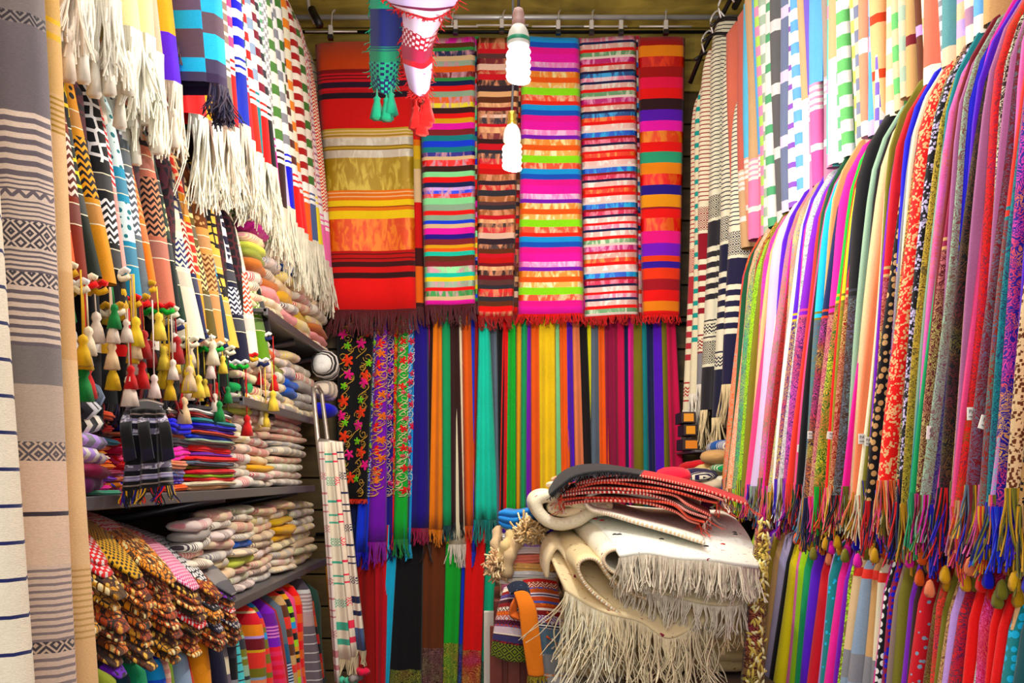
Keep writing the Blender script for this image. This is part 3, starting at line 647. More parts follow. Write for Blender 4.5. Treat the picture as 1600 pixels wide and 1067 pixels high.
for i, (e, px) in enumerate(zip(ents, pxs)):
    px = 1166+(px-1166)*sc_; W_ = .77; Y = W_*F/(px-CX); gap = Y-W_*F/(px+e[0]*sc_-CX); r = random.Random(100+i)
    c, pat, c2 = e[1], e[2], e[3]; zt, zb = 1.40, .50
    if pat == 'PL':
        bands = [(.10, c), (.02, 'coral'), (.16, c), (.06, 'grey'), (.07, 'bluegrey'), (.035, c2), (.04, c), (.035, c2), (.15, c), (.02, 'coral'), (.2, c)]; vf = None
        labs[i] = labs[i].replace('striped', 'plaid')
    else: bands, vf = mkbands(pat, c, c2 if c2 != '-' else c, zt-zb, r)
    o = side_scarf(1, Y, min(max(gap*.97, .012), .05), Wt, Wb+r.uniform(-.012, .012), zt, zb, bands, 'low_scarf', .2, .12, vf, .004, None, shd=.12)
    tag(o, uniq(labs[i], 'nearer the camera'), 'scarf', 'scarves in the lowest row along the right wall')
rail('dark rail carrying the lowest row of scarves by the right wall', [(.9, 1.15, 1.385), (.9, 2.85, 1.385)], .012, darkm)

# ---- pale checked scarves in the top row on the right
UR = '''14 terracotta HM pink|8 rust HM tan|5 cyan HM salmon|11 tan HM pink|4 sky HM rose|6 lime ck pink|8 white ck sage|10 white ckw emerald|12 charcoal ckb silver|10 steel ckb lavender|8 white ckw purple|9 sky ck white|9 tan HM white|9 violet HM pink|13 sky HM magenta|7 taupe HM mauve|5 turquoise ckb pink|12 tan HM silver|5 emerald ck white|14 green ck white|5 yellow ck ivory|11 steel ck beige|9 salmon ckb white|8 sky ckb lilac|3 violet ck white
17 rust HX peach|12 peach ck ivory|10 green ck peach|10 sage ck beige|10 maroon HX tan|9 lilac HX brown|9 peach HX ivory|18 terracotta ckb ivory|9 white st grey|16 teal ckb beige|12 lilac ck peach|14 mauve ck ivory|14 sky ck white|14 rust HX tan'''
ents = [(float(a[0]), a[1], a[2], a[3]) for a in (s.split() for l in UR.split('\n') for s in l.split('|'))]
pxs, endx = spread_px(ents, 1140); sc_ = (1545-1140)/(endx-1140)
nm = [nice(e[1]) for e in ents]; word = dict(HM='plain', ck='checked', ckw='dash-checked', ckb='block-checked', HX='striped-hem', st='finely striped')
for i, (e, px) in enumerate(zip(ents, pxs)):
    px = 1140+(px-1140)*sc_; W_ = .87; Y = W_*F/(px-CX); gap = Y-W_*F/(px+e[0]*sc_-CX); r = random.Random(200+i)
    c, pat, c2 = e[1], e[2], e[3]; zt = 3.32; zb = 2.31+(.03 if i < 4 else 0)+r.uniform(-.01, .02); L = zt-zb; vf = None
    def pale(n, f=.35): return C(n)*(1-f)+C('white')*f
    if pat == 'HM': bands = [(L*.62, pale(c, .12)), (.14, pale(c, .12))]+[(.008, pale(c2)), (.012, 'white')]*4+[(.1, pale(c2, .15)), (.02, 'white'), (.1, pale(c2, .1))]
    elif pat == 'HX': bands = [(L*.55, pale(c, .1)), (.03, c2), (.02, c), (.08, c2), (.02, c), (.10, c2), (.02, c), (.1, c2)]
    elif pat == 'ck': bands = alt(pale(c, .15), pale(c2, .2), L, r.uniform(.06, .075)); vf = flip_cols
    elif pat == 'ckw': bands = alt('white', pale(c2, .1), L, .11 if c2 == 'emerald' else .06, .72)
    elif pat == 'ckb': bands = alt(pale(c, .1), pale(c2, .2), L, .22, .82); vf = flip_cols
    else: bands = alt(c, c2, L, .03, .6)
    o = side_scarf(1, Y, min(max(gap*.97, .014), .06), .865, .885, zt, zb, bands, 'pale_scarf', .14, .15, vf, .006, None, shd=.12, base=8)
    p = nm[i-1] if i else 'navy'; n = nm[i+1] if i+1 < len(nm) else 'unseen'
    tag(o, uniq(f'pale {nm[i]} {word[pat]} scarf, top right row, between {p} and {n} ones', 'nearer camera'), 'scarf', 'pale checked scarves in the top row along the right wall')
rail('dark top rail over the pale checked scarves by the right wall', [(.92, 1.3, 3.33), (.92, 3.5, 3.33)], .013, darkm)

# ---- five black and white striped towels by the back corner, hung from slanting hangers
def tw(seed, base, dark, L, sp=.012):
    r = random.Random(seed); out = []; s = 0
    while s < L*.45: out += [(sp*.35, dark), (sp, base)]; s += sp*1.35
    for k in range(30):
        if s > L-.22: break
        m = k % 4
        if m == 0: blk = [(.012, base), (.09, dark, 'diamond', base), (.012, base)]
        elif m == 1: blk = [(.1, dark)]
        elif m == 2: blk = [(.02, base), (.022, dark)]*5
        else: blk = [(.08, base), (.006, dark), (.01, base), (.04, dark, 'chevron', base), (.01, base), (.006, dark)]
        out += blk; s += sum(b[0] for b in blk)
    return out+[(.17, dark)]
FIVE = [(1086, 150, 1070, 640, 3.72, tw(1, 'cream', 'b04048', 1.2)[:-1]+[(.03, 'cream')], 'cream towel with thin red stripes hanging next to the bare boards', .03),
        (1093, 135, 1079, 615, 3.66, alt('cream', '1c9a94', 1.2, .055, .62)[:-1]+[(.2, 'cream')], 'cream towel with teal dashes near the bare boards', .03),
        (1103, 75, 1088, 600, 3.60, tw(3, 'ivory', '8a2030', 1.3)[:-1]+[(.12, 'grey')], 'cream and dark red striped towel beside the black striped one', .04),
        (1120, 28, 1100, 640, 3.52, tw(4, 'f2ead6', '24222a', 1.5), 'large cream and black patterned towel with thick stripes in the right corner', .08),
        (1140, 60, 1117, 652, 3.42, tw(5, 'f2ead6', '1a1c38', 1.4), 'cream and navy patterned towel ending in a plain navy block', .07),
        (1150, 150, 1133, 600, 3.32, tw(6, 'f2ead6', '201e40', 1.1), 'narrow navy and cream towel squeezed beside the terracotta scarf', .05)]
for i, (xt, yt, xb, yb, Y, bands, lab, t) in enumerate(FIVE):
    wt = (xt-CX)*Y/F; wb = (xb-CX)*Y/F; zt = EYE-(yt-HY)*Y/F; zb = EYE-(yb-HY)*Y/F
    o = side_scarf(1, Y, t, wt-.01, wb, zt, zb, bands, 'striped_towel', .14, .2, None, .008, (.15, .0028, 'ecd9b4' if i > 2 else 'efe6dc', 44, dict(sway=.014, clump=3, segs=6)), shd=.03)
    tag(o, lab, 'towel', 'black, navy and red striped towels in the right back corner')
for i, (px, py, Y) in enumerate(((1108, 82, 3.66), (1122, 52, 3.52), (1135, 28, 3.4))):
    h = empty('slanted_hanger'); a = np.array(P(px, py, Y)); tag(h, ['dark hanger lowest on the slanting rail in the right back corner', 'dark hanger in the middle of the slanting rail beside the striped towels', 'dark hanger topmost on the slanting rail beside the striped towels'][i], 'hanger')
    tubes('hook', [catmull([a+[-.02, 0, 0], a+[-.03, 0, .05], a+[.0, 0, .09], a+[.03, 0, .06]], 10)], .004, chrome, h, 5)
    tubes('bar', [catmull([a+[-.06, 0, -.03], a+[0, 0, .0], a+[.1, 0, -.02]], 8)], .006, blackp, h, 6)
rail('black slanting rail over the striped towels in the right back corner', [P(1078, 130, 3.78), P(1098, 80, 3.7), P(1140, 2, 3.5), P(1160, -30, 3.4)], .009, blackp)

# ================================================================ left wall: top row of checked shawls, headscarves below
def left_row(specs, W, Wt, zt_of, name, group, cat, nearW=None):
    pass
# far to near: aisle edge px at the hem, hem y, body bands key, c1, c2, hem colour, word
def bodyb(key, c1, c2, L, r):
    if key == 'ck': return alt(c1, c2, L, r.uniform(.05, .065)), flip_cols
    if key == 'bk': return alt(c1, c2, L, .075, .55), flip_cols
    if key == 'st': return alt(c1, c2, L, .03, .7), None
    if key == 'ln': return alt(c1, c2, L, .045, .88), None
    if key == 'dg': return [(L, c1, 'chevron', c2)], None
    if key == 'sc': return [(L, c1, 'check', c2)], None
    return [(L, c1)], None
TL = [(527, 425, 'ln', 'cream', 'steel', 'purple', 'cream with thin blue lines'), (516, 415, 'dg', 'cream', 'crimson', 'pink', 'cream and crimson twill'), (509, 405, 'st', 'f0dce0', 'mauve', 'pink', 'mauve striped'),
 (503, 380, 'sc', 'white', 'crimson', 'yellow', 'white and crimson small-checked'), (497, 374, 'bk', 'offwhite', '3f6a2c', 'steel', 'green block-checked, steel blue hem'), (488, 374, 'ck', 'offwhite', 'darkred', 'orange', 'dark red checked, orange hem'),
 (477, 362, 'bk', 'ivory', 'tangerine', 'scarlet', 'tangerine checked, scarlet hem'), (469, 354, 'ck', 'offwhite', '5a2a24', 'red', 'brown checked, red hem'), (463, 345, 'bk', 'white', '3f6a2c', 'maroon', 'green block-checked, maroon hem'), (457, 324, 'bk', 'white', 'grey', 'royal', 'grey checked, royal blue hem'),
 (451, 320, 'ck', 'white', 'slate', 'lavender', 'slate checked, lavender hem'), (446, 322, 'bk', 'offwhite', '4d7a3c', 'chocolate', 'green checked, chocolate hem'), (438, 305, 'sc', 'white', 'grey', 'fuchsia', 'grey small-checked, fuchsia hem'), (431, 282, 'sc', 'white', 'emerald', 'mint', 'emerald small-checked, mint hem'),
 (426, 258, 'ck', 'white', 'charcoal', 'black', 'charcoal checked, black hem'), (418, 252, 'ck', 'offwhite', '7a1c34', 'red', 'wine checked, red hem'), (409, 243, 'bk', 'white', 'bluegrey', 'teal', 'blue-grey checked, teal hem'), (403, 236, 'ck', 'white', 'scarlet', 'e8442c', 'scarlet checked, vermilion hem'),
 (396, 215, 'ck', 'white', '1c5c50', 'crimson', 'dark teal checked, crimson hem'), (387, 191, 'ck', 'white', 'royal', '1c38a8', 'royal blue checked and hemmed'), (373, 197, 'ck', 'lavender', 'rose', 'scarlet', 'rose and lavender checked'), (366, 200, 'st', 'taupe', 'cream', '7a7266', 'taupe and cream banded'),
 (354, 201, 'st', 'beige', 'charcoal', 'taupe', 'beige with charcoal bands'), (344, 196, 'st', 'tan', '2c4a2c', 'darkgreen', 'tan and dark green'), (338, 187, 'pl', 'amber', '', 'fba418', 'glowing amber'), (312, 176, 'pl', 'darkred', '', 'red', 'dark red, bright red hem')]
Wb, Wt = .70, .79
for i, (px, hy, key, c1, c2, hc, word) in enumerate(TL):
    px2 = TL[i+1][0] if i+1 < len(TL) else px-18
    Y = Wb*F/(CX-px); gap = Y-Wb*F/(CX-px2); r = random.Random(300+i); zb = EYE-(hy-HY)*Y/F; zt = 3.42; L = zt-zb
    hem = [(.035, 'white'), (.008, hc), (.014, 'white'), (.008, hc), (.014, 'white'), (.008, hc)]+([(.14, hc)] if key != 'pl' else [(.2, hc)])
    b, vf = bodyb(key, c1, c2, L-.23, r)
    if key == 'pl': b = [(L-.25, c1)]; hem = [(.25, hc)]
    o = side_scarf(-1, Y, min(max(gap*.97, .014), .07), Wt, Wb, zt, zb, b+hem, 'checked_shawl', .16, .3, vf, .006,
                   (.2, .0026, 'f2e8d6' if r.random() < .8 else 'e2d6c4', 42, dict(sway=.018, clump=4, segs=6)), base=8, shd=.1)
    tag(o, f'shawl {word}, high in the left row' if len(word) > 14 else f'{word} shawl high in the left row', 'shawl', 'white fringed shawls in the top left row')
# nearer shawls with short hems
NL = [(345, 128, 246, 'purplish grey and turquoise blanket-checked shawl with a shaggy navy fringe', [(.80, '5a4a60'), (.05, '2aa0c8'), (.045, '54424e'), (.055, '28a8d0'), (.03, '3c3450'), (.02, '2c1c3c')], '1c1838', .075, .07),
      (290, 45, 0, 'red and blue shawl with a brown fringe, high behind the cream ones', [(.5, 'b81420'), (.1, '2c78b8'), (.22, 'd81c20')], '4a3034', .09, .05),
      (275, 125, 0, 'plum and purple shawl hanging under the red and blue one', [(.3, 'c8a030'), (.5, 'plum'), (.1, 'amber'), (.1, 'violet')], 'e8dcc8', .16, .05),
      (246, 78, 0, 'pale pink shawl with crimson lines beside the folded cream ones', [(.6, 'f0c8a8'), (.02, 'crimson'), (.02, 'f0c8a8'), (.02, 'crimson'), (.14, 'f0a890')], 'f0e6d4', .2, .04),
      (236, 48, 0, 'plain butter cream shawl with a thick white tasselled fringe', [(1, 'efd9a2')], 'f4ecdc', .16, .06),
      (206, 38, 0, 'cream shawl banded with maroon near the top left', [(.5, 'f0dca8'), (.02, 'maroon'), (.03, 'f0dca8'), (.02, 'maroon'), (.03, 'f0dca8'), (.02, 'maroon'), (.1, 'f0dca8')], 'f2e8d8', .15, .06),
      (172, -12, 0, 'ivory shawl whose fringe hangs over the dark headscarves', [(1, 'ivory')], 'efe6d8', .15, .06),
      (135, -45, 0, 'off-white shawl with fringe reaching the frame edge of the top row', [(1, 'offwhite')], 'f0e8dc', .15, .06),
      (104, -70, 0, 'pale beige shawl beside the tall tan gauze cloth, only its fringe showing', [(1, 'beige')], 'e8dccb', .15, .05)]
for i, (px, hy, _, lab, b, fc, fl_, t) in enumerate(NL):
    W_ = .62 if i == 0 else Wb; Y = W_*F/(CX-px); zb = EYE-(hy-HY)*Y/F
    o = side_scarf(-1, Y, t, Wt if i else .66, W_, 3.42 if zb < 3 else zb+.6, zb, b, 'fringed_shawl', .2, .2, None if i else flip_cols, .01, (fl_, .0028, fc if i else ['1c1838', '141030', '3c3040'], 60 if i else 150, dict(sway=.014, clump=5 if i > 1 else 2, segs=6, curl=0 if i else .006)), base=10, shd=.1)
    tag(o, lab, 'shawl', 'near shawls of the top left row')
    if i > 1:   # knotted tassels
        for k in range(7):
            q = lathe('tassel', [(.001, .03), (.007, .022), (.008, .012), (.004, .006), (.009, -.02), (.012, -.055), (.001, -.056)], CM('plain'), (-Wb-.006-.02*k, Y+.0+rnd.uniform(-.01, .02), zb-fl_*rnd.uniform(.35, .95)), o, 10, 5, fc)
rail('black rail carrying the top row of shawls by the left wall', [(-.86, 1.2, 3.43), (-.83, 3.78, 3.3)], .013, darkm)
h = empty('slanted_hanger'); tag(h, 'black hanger jutting out at the end of the top left rail', 'hanger')
tubes('hook', [catmull([P(480, -8, 3.75), P(484, 18, 3.74), P(492, 36, 3.72)], 8)], .008, chrome, h, 6); tubes('grip', [[P(487, 14, 3.70), P(500, 40, 3.66)]], .016, blackp, h, 8)

# ---- headscarves (chequered and net patterned) with pompons
KU = [(424, 520, 'black', 'knot', 'emerald', 'black', 'narrow black and green-beaded'), (420, 560, '5f8a20', 'net', 'cream', '5a8420', 'lime green and white netted'), (403, 552, 'f0e4d4', 'knot', 'rust', 'ece0d4', 'white and rust'), (388, 563, '141634', 'net', 'ecebf2', '12142e', 'navy and white netted'),
 (367, 541, 'e0bc60', 'net', 'black', 'd8b05c', 'yellow and black netted'), (356, 530, '14506c', 'knot', 'cyan', '0c3048', 'teal and cyan'), (349, 535, '6a3c1c', 'knot', 'tan', 'c89058', 'brown and tan'), (336, 525, '3c2418', 'net', 'e0c890', '54481c', 'olive brown netted'), (325, 515, 'c83c10', 'net', 'beige', 'e09830', 'orange and red'),
 (316, 520, '8a1c20', 'knot', 'ecd8c0', '1c2048', 'dark red with a navy end'), (310, 527, 'f0e0c4', 'net', '202860', 'f0dcc4', 'cream and navy'), (287, 500, '0c5c34', 'net', 'black', '082c1c', 'dark green'), (279, 480, '2a3a30', 'knot', 'e8d8a0', '101c1c', 'charcoal and yellow'), (272, 474, 'c88c6c', 'net', '1c1418', 'b8705c', 'salmon and black netted'), (243, 440, 'd8641c', 'pl', 'tan', 'e07c28', 'plain orange'),
 (234, 461, '50565e', 'net', 'e8e8e8', '5c646a', 'grey and white netted'), (220, 462, 'd8ece8', 'knot', '1c6c74', '1488a8', 'teal-ended white'), (203, 420, 'f0e4e0', 'net', 'red', 'f0a8a0', 'white and red netted'), (195, 474, '0c0c14', 'net', 'f0eef4', '08080f', 'black and white netted'), (168, 440, 'e8a030', 'knot', 'black', 'd09030', 'amber and black'), (152, 430, '0c1814', 'net', 'e8c840', '101c10', 'black and yellow netted'),
 (139, 437, '5c2418', 'knot', 'ecdcd0', '7c3020', 'brown and white knotted'), (121, 412, 'd8581c', 'net', 'f0c040', 'e0641c', 'orange and yellow netted')]
for i, (px, hy, c1, k, c2, hc, word) in enumerate(KU):
    px2 = KU[i+1][0] if i+1 < len(KU) else px-26
    Y = Wb*F/(CX-px); gap = Y-Wb*F/(CX-px2); r = random.Random(400+i); zb = EYE-(hy-HY)*Y/F; zt = 2.40
    kk = 'plain' if k == 'pl' else k; L = zt-zb
    g_ = tuple(C(hc)*.7+.05); d_ = r.uniform(-.04, .05); tl = r.uniform(.06, .12); b = [(L-.211-tl-d_, c1, kk, c2), (.02, hc), (.002, 'cream'), (.03, g_), (.002, 'cream'), (.015, hc), (.095+d_, c1, 'chevron' if i % 4 else kk, c2), (.01, hc), (.002, 'cream'), (.035, g_), (.002, 'cream'), (tl, hc)]
    if word.startswith('navy') or word.startswith('black and white'): pass
    o = side_scarf(-1, Y, min(max(gap*.97, .016), .055), Wt+.01, Wb+r.uniform(-.004, .01), zt, zb, b, 'headscarf', .2, .2, None, .01, None, base=10, shd=.12)
    tag(o, f'{word} headscarf in the row with pompon tassels', 'headscarf', 'patterned headscarves with pompons on the left')
    pc = [['offwhite', 'ecd8c8', 'beige'], ['c01018', '9a0c18'], ['e8c860', 'd8b048'], ['e8d4cc', 'ecd8c8'], ['0c7a3c', 'e0c050'], ['f0dcc0', 'e8c860']]; hc2 = r.choice(pc)
    # wavy trimmed hem
    x = np.linspace(0, .10, 16); tubes('trim', [np.stack([-(Wb+x), Y-.004+0*x, zb-.006+.004*np.sin(x*240)], 1), np.stack([-(Wb+x), Y-.004+.004*np.cos(x*200), zb-.018+.004*np.cos(x*260)], 1)], .006, CM('plain'), o, 6, [r.choice(['cream', 'mustard', 'red', 'white']), r.choice(['red', 'green', 'cream', 'navy', 'gold'])])
    for q in range(4 if px > 330 else 6):
        dz = r.uniform(.03, .17); dx = r.uniform(-.01, .11); cc_ = r.choice(r.choice(pc)); s = r.uniform(.75, 1.1)
        tubes('cord', [[(-(Wb+dx), Y+.0, zb-.01), (-(Wb+dx)+.004, Y, zb-dz)]], .0016, CM('plain'), o, 4, cc_)
        lathe('tassel', [(.001*s, .016*s), (.007*s, .011*s), (.009*s, .003*s), (.006*s, -.003*s), (.011*s, -.016*s), (.016*s, -.042*s), (.001, -.043*s)], CM('plain'), (-(Wb+dx)+.004, Y, zb-dz-.01), o, 12, 6, cc_)
for i in range(11):
    px = 408-i*26; W_ = .735; Y = W_*F/(CX-px); zb = 1.785-.0165*i+.012*math.sin(i*2.1)
    o = side_scarf(-1, Y, .05, W_+.03, W_, 2.35, zb, [(.3, '141018', 'net', '4a2028'), (.2, '0a0810'), (.02, ['red', 'gold', 'offwhite', 'green'][i % 4]), (.08, '08070c')], 'headscarf', .18, .2, None, .008, (.05, .003, ['0c0a10', '0c0a10', '701018', '141030'], 26, dict(sway=.01, clump=3)), base=6, shd=.1)
    tag(o, 'black headscarf hung behind the patterned ones, its dark hem showing among the pompons', 'headscarf', 'black headscarves behind the pompon row')
rail('dark rail carrying the headscarves by the left wall', [(-.93, 1.3, 2.385), (-.93, 2.85, 2.385)], .012, darkm)

# ---- tall gauze cloths nearest the camera on the left
def pxb(y0, parts, y1):
    """bands given by their picture heights, padded to the cloth's ends"""
    out = [(parts[0][0]-y0, parts[0][1])]
    for k, p in enumerate(parts):
        e = parts[k+1][0] if k+1 < len(parts) else y1
        if len(p) > 2 and p[2] == 'f':      # fine stripes (period, base, line, duty)
            n_ = max(1, round((e-p[0])/p[5])); q_ = (e-p[0])/n_
            out += [(q_*p[4], p[1]), (q_*(1-p[4]), p[3])]*n_
        else: out.append((e-p[0],)+tuple(p[1:]))
    return out
g1, g2 = 'd9c5b6', '6a6066'
GREYB = pxb(-890, [(5, '7a7070'), (14, '3c363c', 'diamond', '8a807c'), (32, '6c6468'), (172, g1, 'f', g2, .5, 17), (274, g1, 'f', g2, .6, 7), (296, '6a6066', 'chevron', g1), (308, g1, 'f', g2, .6, 7), (344, '4a444a', 'diamond', g1), (386, g1, 'f', g2, .55, 8), (424, '4a444a', 'diamond', g1), (446, g1, 'f', g2, .55, 13), (540, '7c7472'), (600, 'b7a597'), (690, '5c5458', 'diamond', 'c8b09c'), (720, 'dcbfa8'), (800, '3c343c'), (807, 'e2c6ae'), (884, 'd8c0b0', 'f', '8a7c7c', .6, 11), (1004, '4a444a', 'diamond', 'd0b8a4'), (1022, 'd8c0b0', 'f', '8a7c7c', .6, 12), (1100, 'dcc4ae')], 1419)
TANB = pxb(-804, [(10, 'cca468'), (20, 'e4b23c'), (28, 'd4ac74'), (44, 'dfb04c'), (54, 'd4ac74'), (140, 'd8b284', 'f', 'a8843c', .6, 9), (202, 'dfb98c'), (420, 'd6ac7c'), (560, 'e2bd92'), (884, 'e0ba8c', 'f', 'c09a68', .65, 10), (1000, 'e0b88a')], 1383)
GZ = [(140, TANB, 'tall tan gauze cloth hanging full height beside the headscarves', .055, 0), (104, GREYB, 'tall grey and cream banded gauze cloth with small diamond motifs', .07, 1), (28, alt('f0e0cc', '252a58', 2.05, .047, .9), 'cream gauze cloth with thin navy lines at the picture edge', .06, 2)]
for i, (px, b, lab, t, _) in enumerate(GZ):
    W0 = .60; Y = W0*F/(CX-px)
    o = side_scarf(-1, Y, t, W0+.100, W0-.020, 2.95, .9, b, 'gauze_cloth', .22, .1, None, .012, None, base=22, shd=.05)
    tag(o, lab, 'cloth', 'tall gauze cloths nearest the camera')

# ---- metal shelves
gshelf = PM('grey_metal_shelf', '77777c', .38, .65, noise=.12)
SHZ = [(2.005, 2.70, 3.78), (1.715, 2.45, 3.45), (1.462, 1.42, 3.40), (1.165, 1.70, 3.62)]
SHN = ['top', 'second', 'third', 'lowest']
for k, (z, y0, y1) in enumerate(SHZ):
    s = empty('metal_shelf'); tag(s, ['topmost grey metal shelf on the left, under the cream rolls', 'second grey metal shelf down on the left, its lip jutting out', 'long grey metal shelf under the colourful folded stack', 'lowest grey metal shelf over the hanging striped scarves'][k], 'shelf', 'metal shelves on the left')
    boxm('shelf_board', (-1.19, y0, z-.012), (-.70, y1, z), gshelf, s, .002); boxm('shelf_lip', (-.712, y0, z-.022), (-.698, y1, z+.002), gshelf, s, .002)
    for y in (y0+.1, (y0+y1)/2, y1-.12):
        tubes('bracket', [[(-1.19, y, z-.09), (-1.0, y, z-.075), (-.74, y, z-.022)]], .012, gshelf, s, 4)
for y in (1.44, 2.42, 3.38):
    p = boxm('shelf_post', (-1.2, y-.02, .6), (-1.16, y+.02, 2.5), gshelf, None, .003); tag(p, {1.44: 'slotted shelf post nearest the camera behind the stacks', 2.42: 'slotted shelf post in the middle of the left wall', 3.38: 'slotted shelf post nearest the back corner'}[y], 'post')

# ---- rolled scarves in columns on the shelves
def roll(cx, cy, cz, L, h, d, bands, seed, ax='y', droop=0.0, yaw=0.0, kind=None, name='rolled_scarf'):
    r = random.Random(seed); m = 13; n = 12; s = np.linspace(-1, 1, m)
    a = np.linspace(0, 2*np.pi, n, endpoint=False); ce, se = np.cos(a), np.sin(a)
    px_ = np.sign(ce)*np.abs(ce)**.9; pz_ = np.sign(se)*np.abs(se)**.85
    f = (1-np.abs(s)**3*.42)*(1+.08*np.sin(s*4+r.uniform(0, 6))+.05*np.sin(s*9+r.uniform(0, 6)))
    f[0] *= .6; f[-1] *= .6
    G = np.zeros((m, n, 3)); G[..., 0] = d/2*f[:, None]*px_; G[..., 1] = (L/2*s)[:, None]; G[..., 2] = h/2*f[:, None]*pz_+.12*h*np.sin(s*2+r.uniform(0, 6))[:, None]
    for k in range(2): G[..., 0] += r.uniform(-.04, .04)*d*np.cos(a*2)[None]
    if ax == 'x': G = G[..., [1, 0, 2]]*[1, 1, 1]; G[..., 2] -= droop*(G[..., 0])+droop*.9*np.maximum(G[..., 0]-L*.2, 0)*2
    if yaw: c_, s_ = math.cos(yaw), math.sin(yaw); x = G[..., 0]*c_-G[..., 1]*s_; G[..., 1] = G[..., 0]*s_+G[..., 1]*c_; G[..., 0] = x
    V = G.reshape(-1, 3); ends = np.array([V[:n].mean(0), V[-n:].mean(0)]); inn = [V[:n]*.55+ends[0]*.45, V[-n:]*.55+ends[1]*.45]
    V = np.concatenate([V, inn[0], inn[1]]); Fq = gridF(m, n, True).tolist(); b0 = m*n
    for e, base in ((0, 0), (1, (m-1)*n)):
        for i in range(n): q = [base+i, base+(i+1) % n, b0+e*n+(i+1) % n, b0+e*n+i]; Fq.append(q if e else q[::-1])
        q = [b0+e*n+i for i in range(n)]; Fq.append(q if e else q[::-1])
    nf = len(Fq); cc1 = np.zeros((nf, 3)); cc2 = np.zeros((nf, 3))
    for i in range(m-1):
        c1 = bands[i % len(bands)]; cc1[i*n:(i+1)*n] = C(c1); cc2[i*n:(i+1)*n] = C(bands[(i+1) % len(bands)])
    cc1[(m-1)*n:] = C(bands[0]); cc2[(m-1)*n:] = C(bands[0]); rest = np.arange((m-1)*n, nf)
    th = np.arctan2(V[:, 2], V[:, 0 if ax == 'y' else 1])
    uv = np.stack([th*d/2, V[:, 1 if ax == 'y' else 0]], 1)*(1 if ax == 'y' else 2.1)
    if kind: cc1[:] = C(bands[0]); cc2[:] = C(bands[1])
    o = raw(name, V, Fq, CM(kind or 'plain'), None, None, True, uv, cc1, cc2); o.location = (cx, cy, cz); return o
CREAMS = ['efe4d2', 'e8d8bc', 'f2eae0', 'dccab0', 'f0d4c4', 'd8d4cc', 'e9dcb8', 'f2ddd8']
ACC = [('rose', 'e08a90'), ('grey', 'grey'), ('pale green', 'a9c090'), ('sand', 'dcb88a'), ('charcoal', '504850'), ('pink', 'eca8b0'), ('blue-grey', '9aa6b8'), ('crimson', 'c03848'), ('taupe', 'taupe'), ('lemon', 'e8dc78')]
SOL = {'green': '2f9a58', 'blue': '2c64c8', 'gold': 'd8a828', 'grey': 'a09c98', 'pink': 'eca0a4', 'lime': 'c8d468', 'magenta': 'a82c80', 'orange': 'e87030', 'mustard': 'c8a840', 'olive': '8a9448', 'rust': 'b87040', 'striped': None}
def col_of_rolls(shelf, ci, ncol, y0, y1, z0, n, h, seed, solids=(), dx=0.0, xface=-.73, hmax=None):
    r = random.Random(seed); z = z0
    for k in range(n):
        hh = h*r.uniform(.85, 1.18); bl = r.choice(CREAMS); an, ac = r.choice(ACC)
        pt = r.choice([[bl, bl, ac], [bl, ac], [bl, bl, bl, ac, bl], [bl, ac, bl, bl]]); word = f'cream roll with {an} bands'
        for (kk, nm_) in solids:
            if kk == k: pt = [SOL[nm_]]; word = f'plain {nm_} roll'
        L = (y1-y0)*r.uniform(.93, 1.02); d = .085
        o = roll(xface-d/2+r.uniform(-.012, .012)+dx*k, (y0+y1)/2+r.uniform(-.006, .006), z+hh/2, L, hh*1.12, d, [bl, ac] if len(pt) > 1 else [pt[0], pt[0]], seed*50+k, kind='bands')
        tag(o, uniq(f'{word}, {ORD[k]} from bottom, {ORD[ci]} stack from camera, {shelf} shelf', 'beside'), 'rolled scarf', f'rolled scarves on the {shelf} shelf'); z += hh*.93
    return z
# third shelf (between the coloured stack and the leaning towels)
def ys(px, W=.73): return W*F/(CX-px)
edges = [372, 399, 433, 482]
for ci in range(3): col_of_rolls('third', ci, 3, ys(edges[ci]), ys(edges[ci+1]), 1.464, [10, 11, 11][ci], [.0262, .0250, .0262][ci], 600+ci, {1: ((2, 'gold'), ), 0: ((8, 'lime'), ), 2: ((9, 'pink'), (10, 'grey'))}[ci])
# lowest shelf
edges = [300, 336, 372, 405, 437, 465, 498]
for ci in range(6): col_of_rolls('lowest', ci, 6, ys(edges[ci]), ys(edges[ci+1]), 1.167, [9, 9, 10, 9, 9, 8][ci], [.0270, .0272, .0255, .0285, .0285, .0300][ci], 620+ci, {2: ((3, 'lime'), (5, 'blue')), 4: ((4, 'gold'), (5, 'gold'), (6, 'mustard')), 0: ((7, 'grey'), )}.get(ci, ()))
# second shelf
edges = [383, 405, 428, 450, 472, 496]
for ci in range(5): col_of_rolls('second', ci, 5, ys(edges[ci]), ys(edges[ci+1]), 1.717, [7, 7, 7, 7, 6][ci], [.031, .031, .032, .033, .036][ci], 640+ci, {0: ((1, 'green'), ), 1: ((5, 'orange'), ), 2: ((4, 'olive'), ), 3: ((3, 'blue'), (2, 'blue')), 4: ((1, 'grey'), (3, 'grey'))}.get(ci, ()))
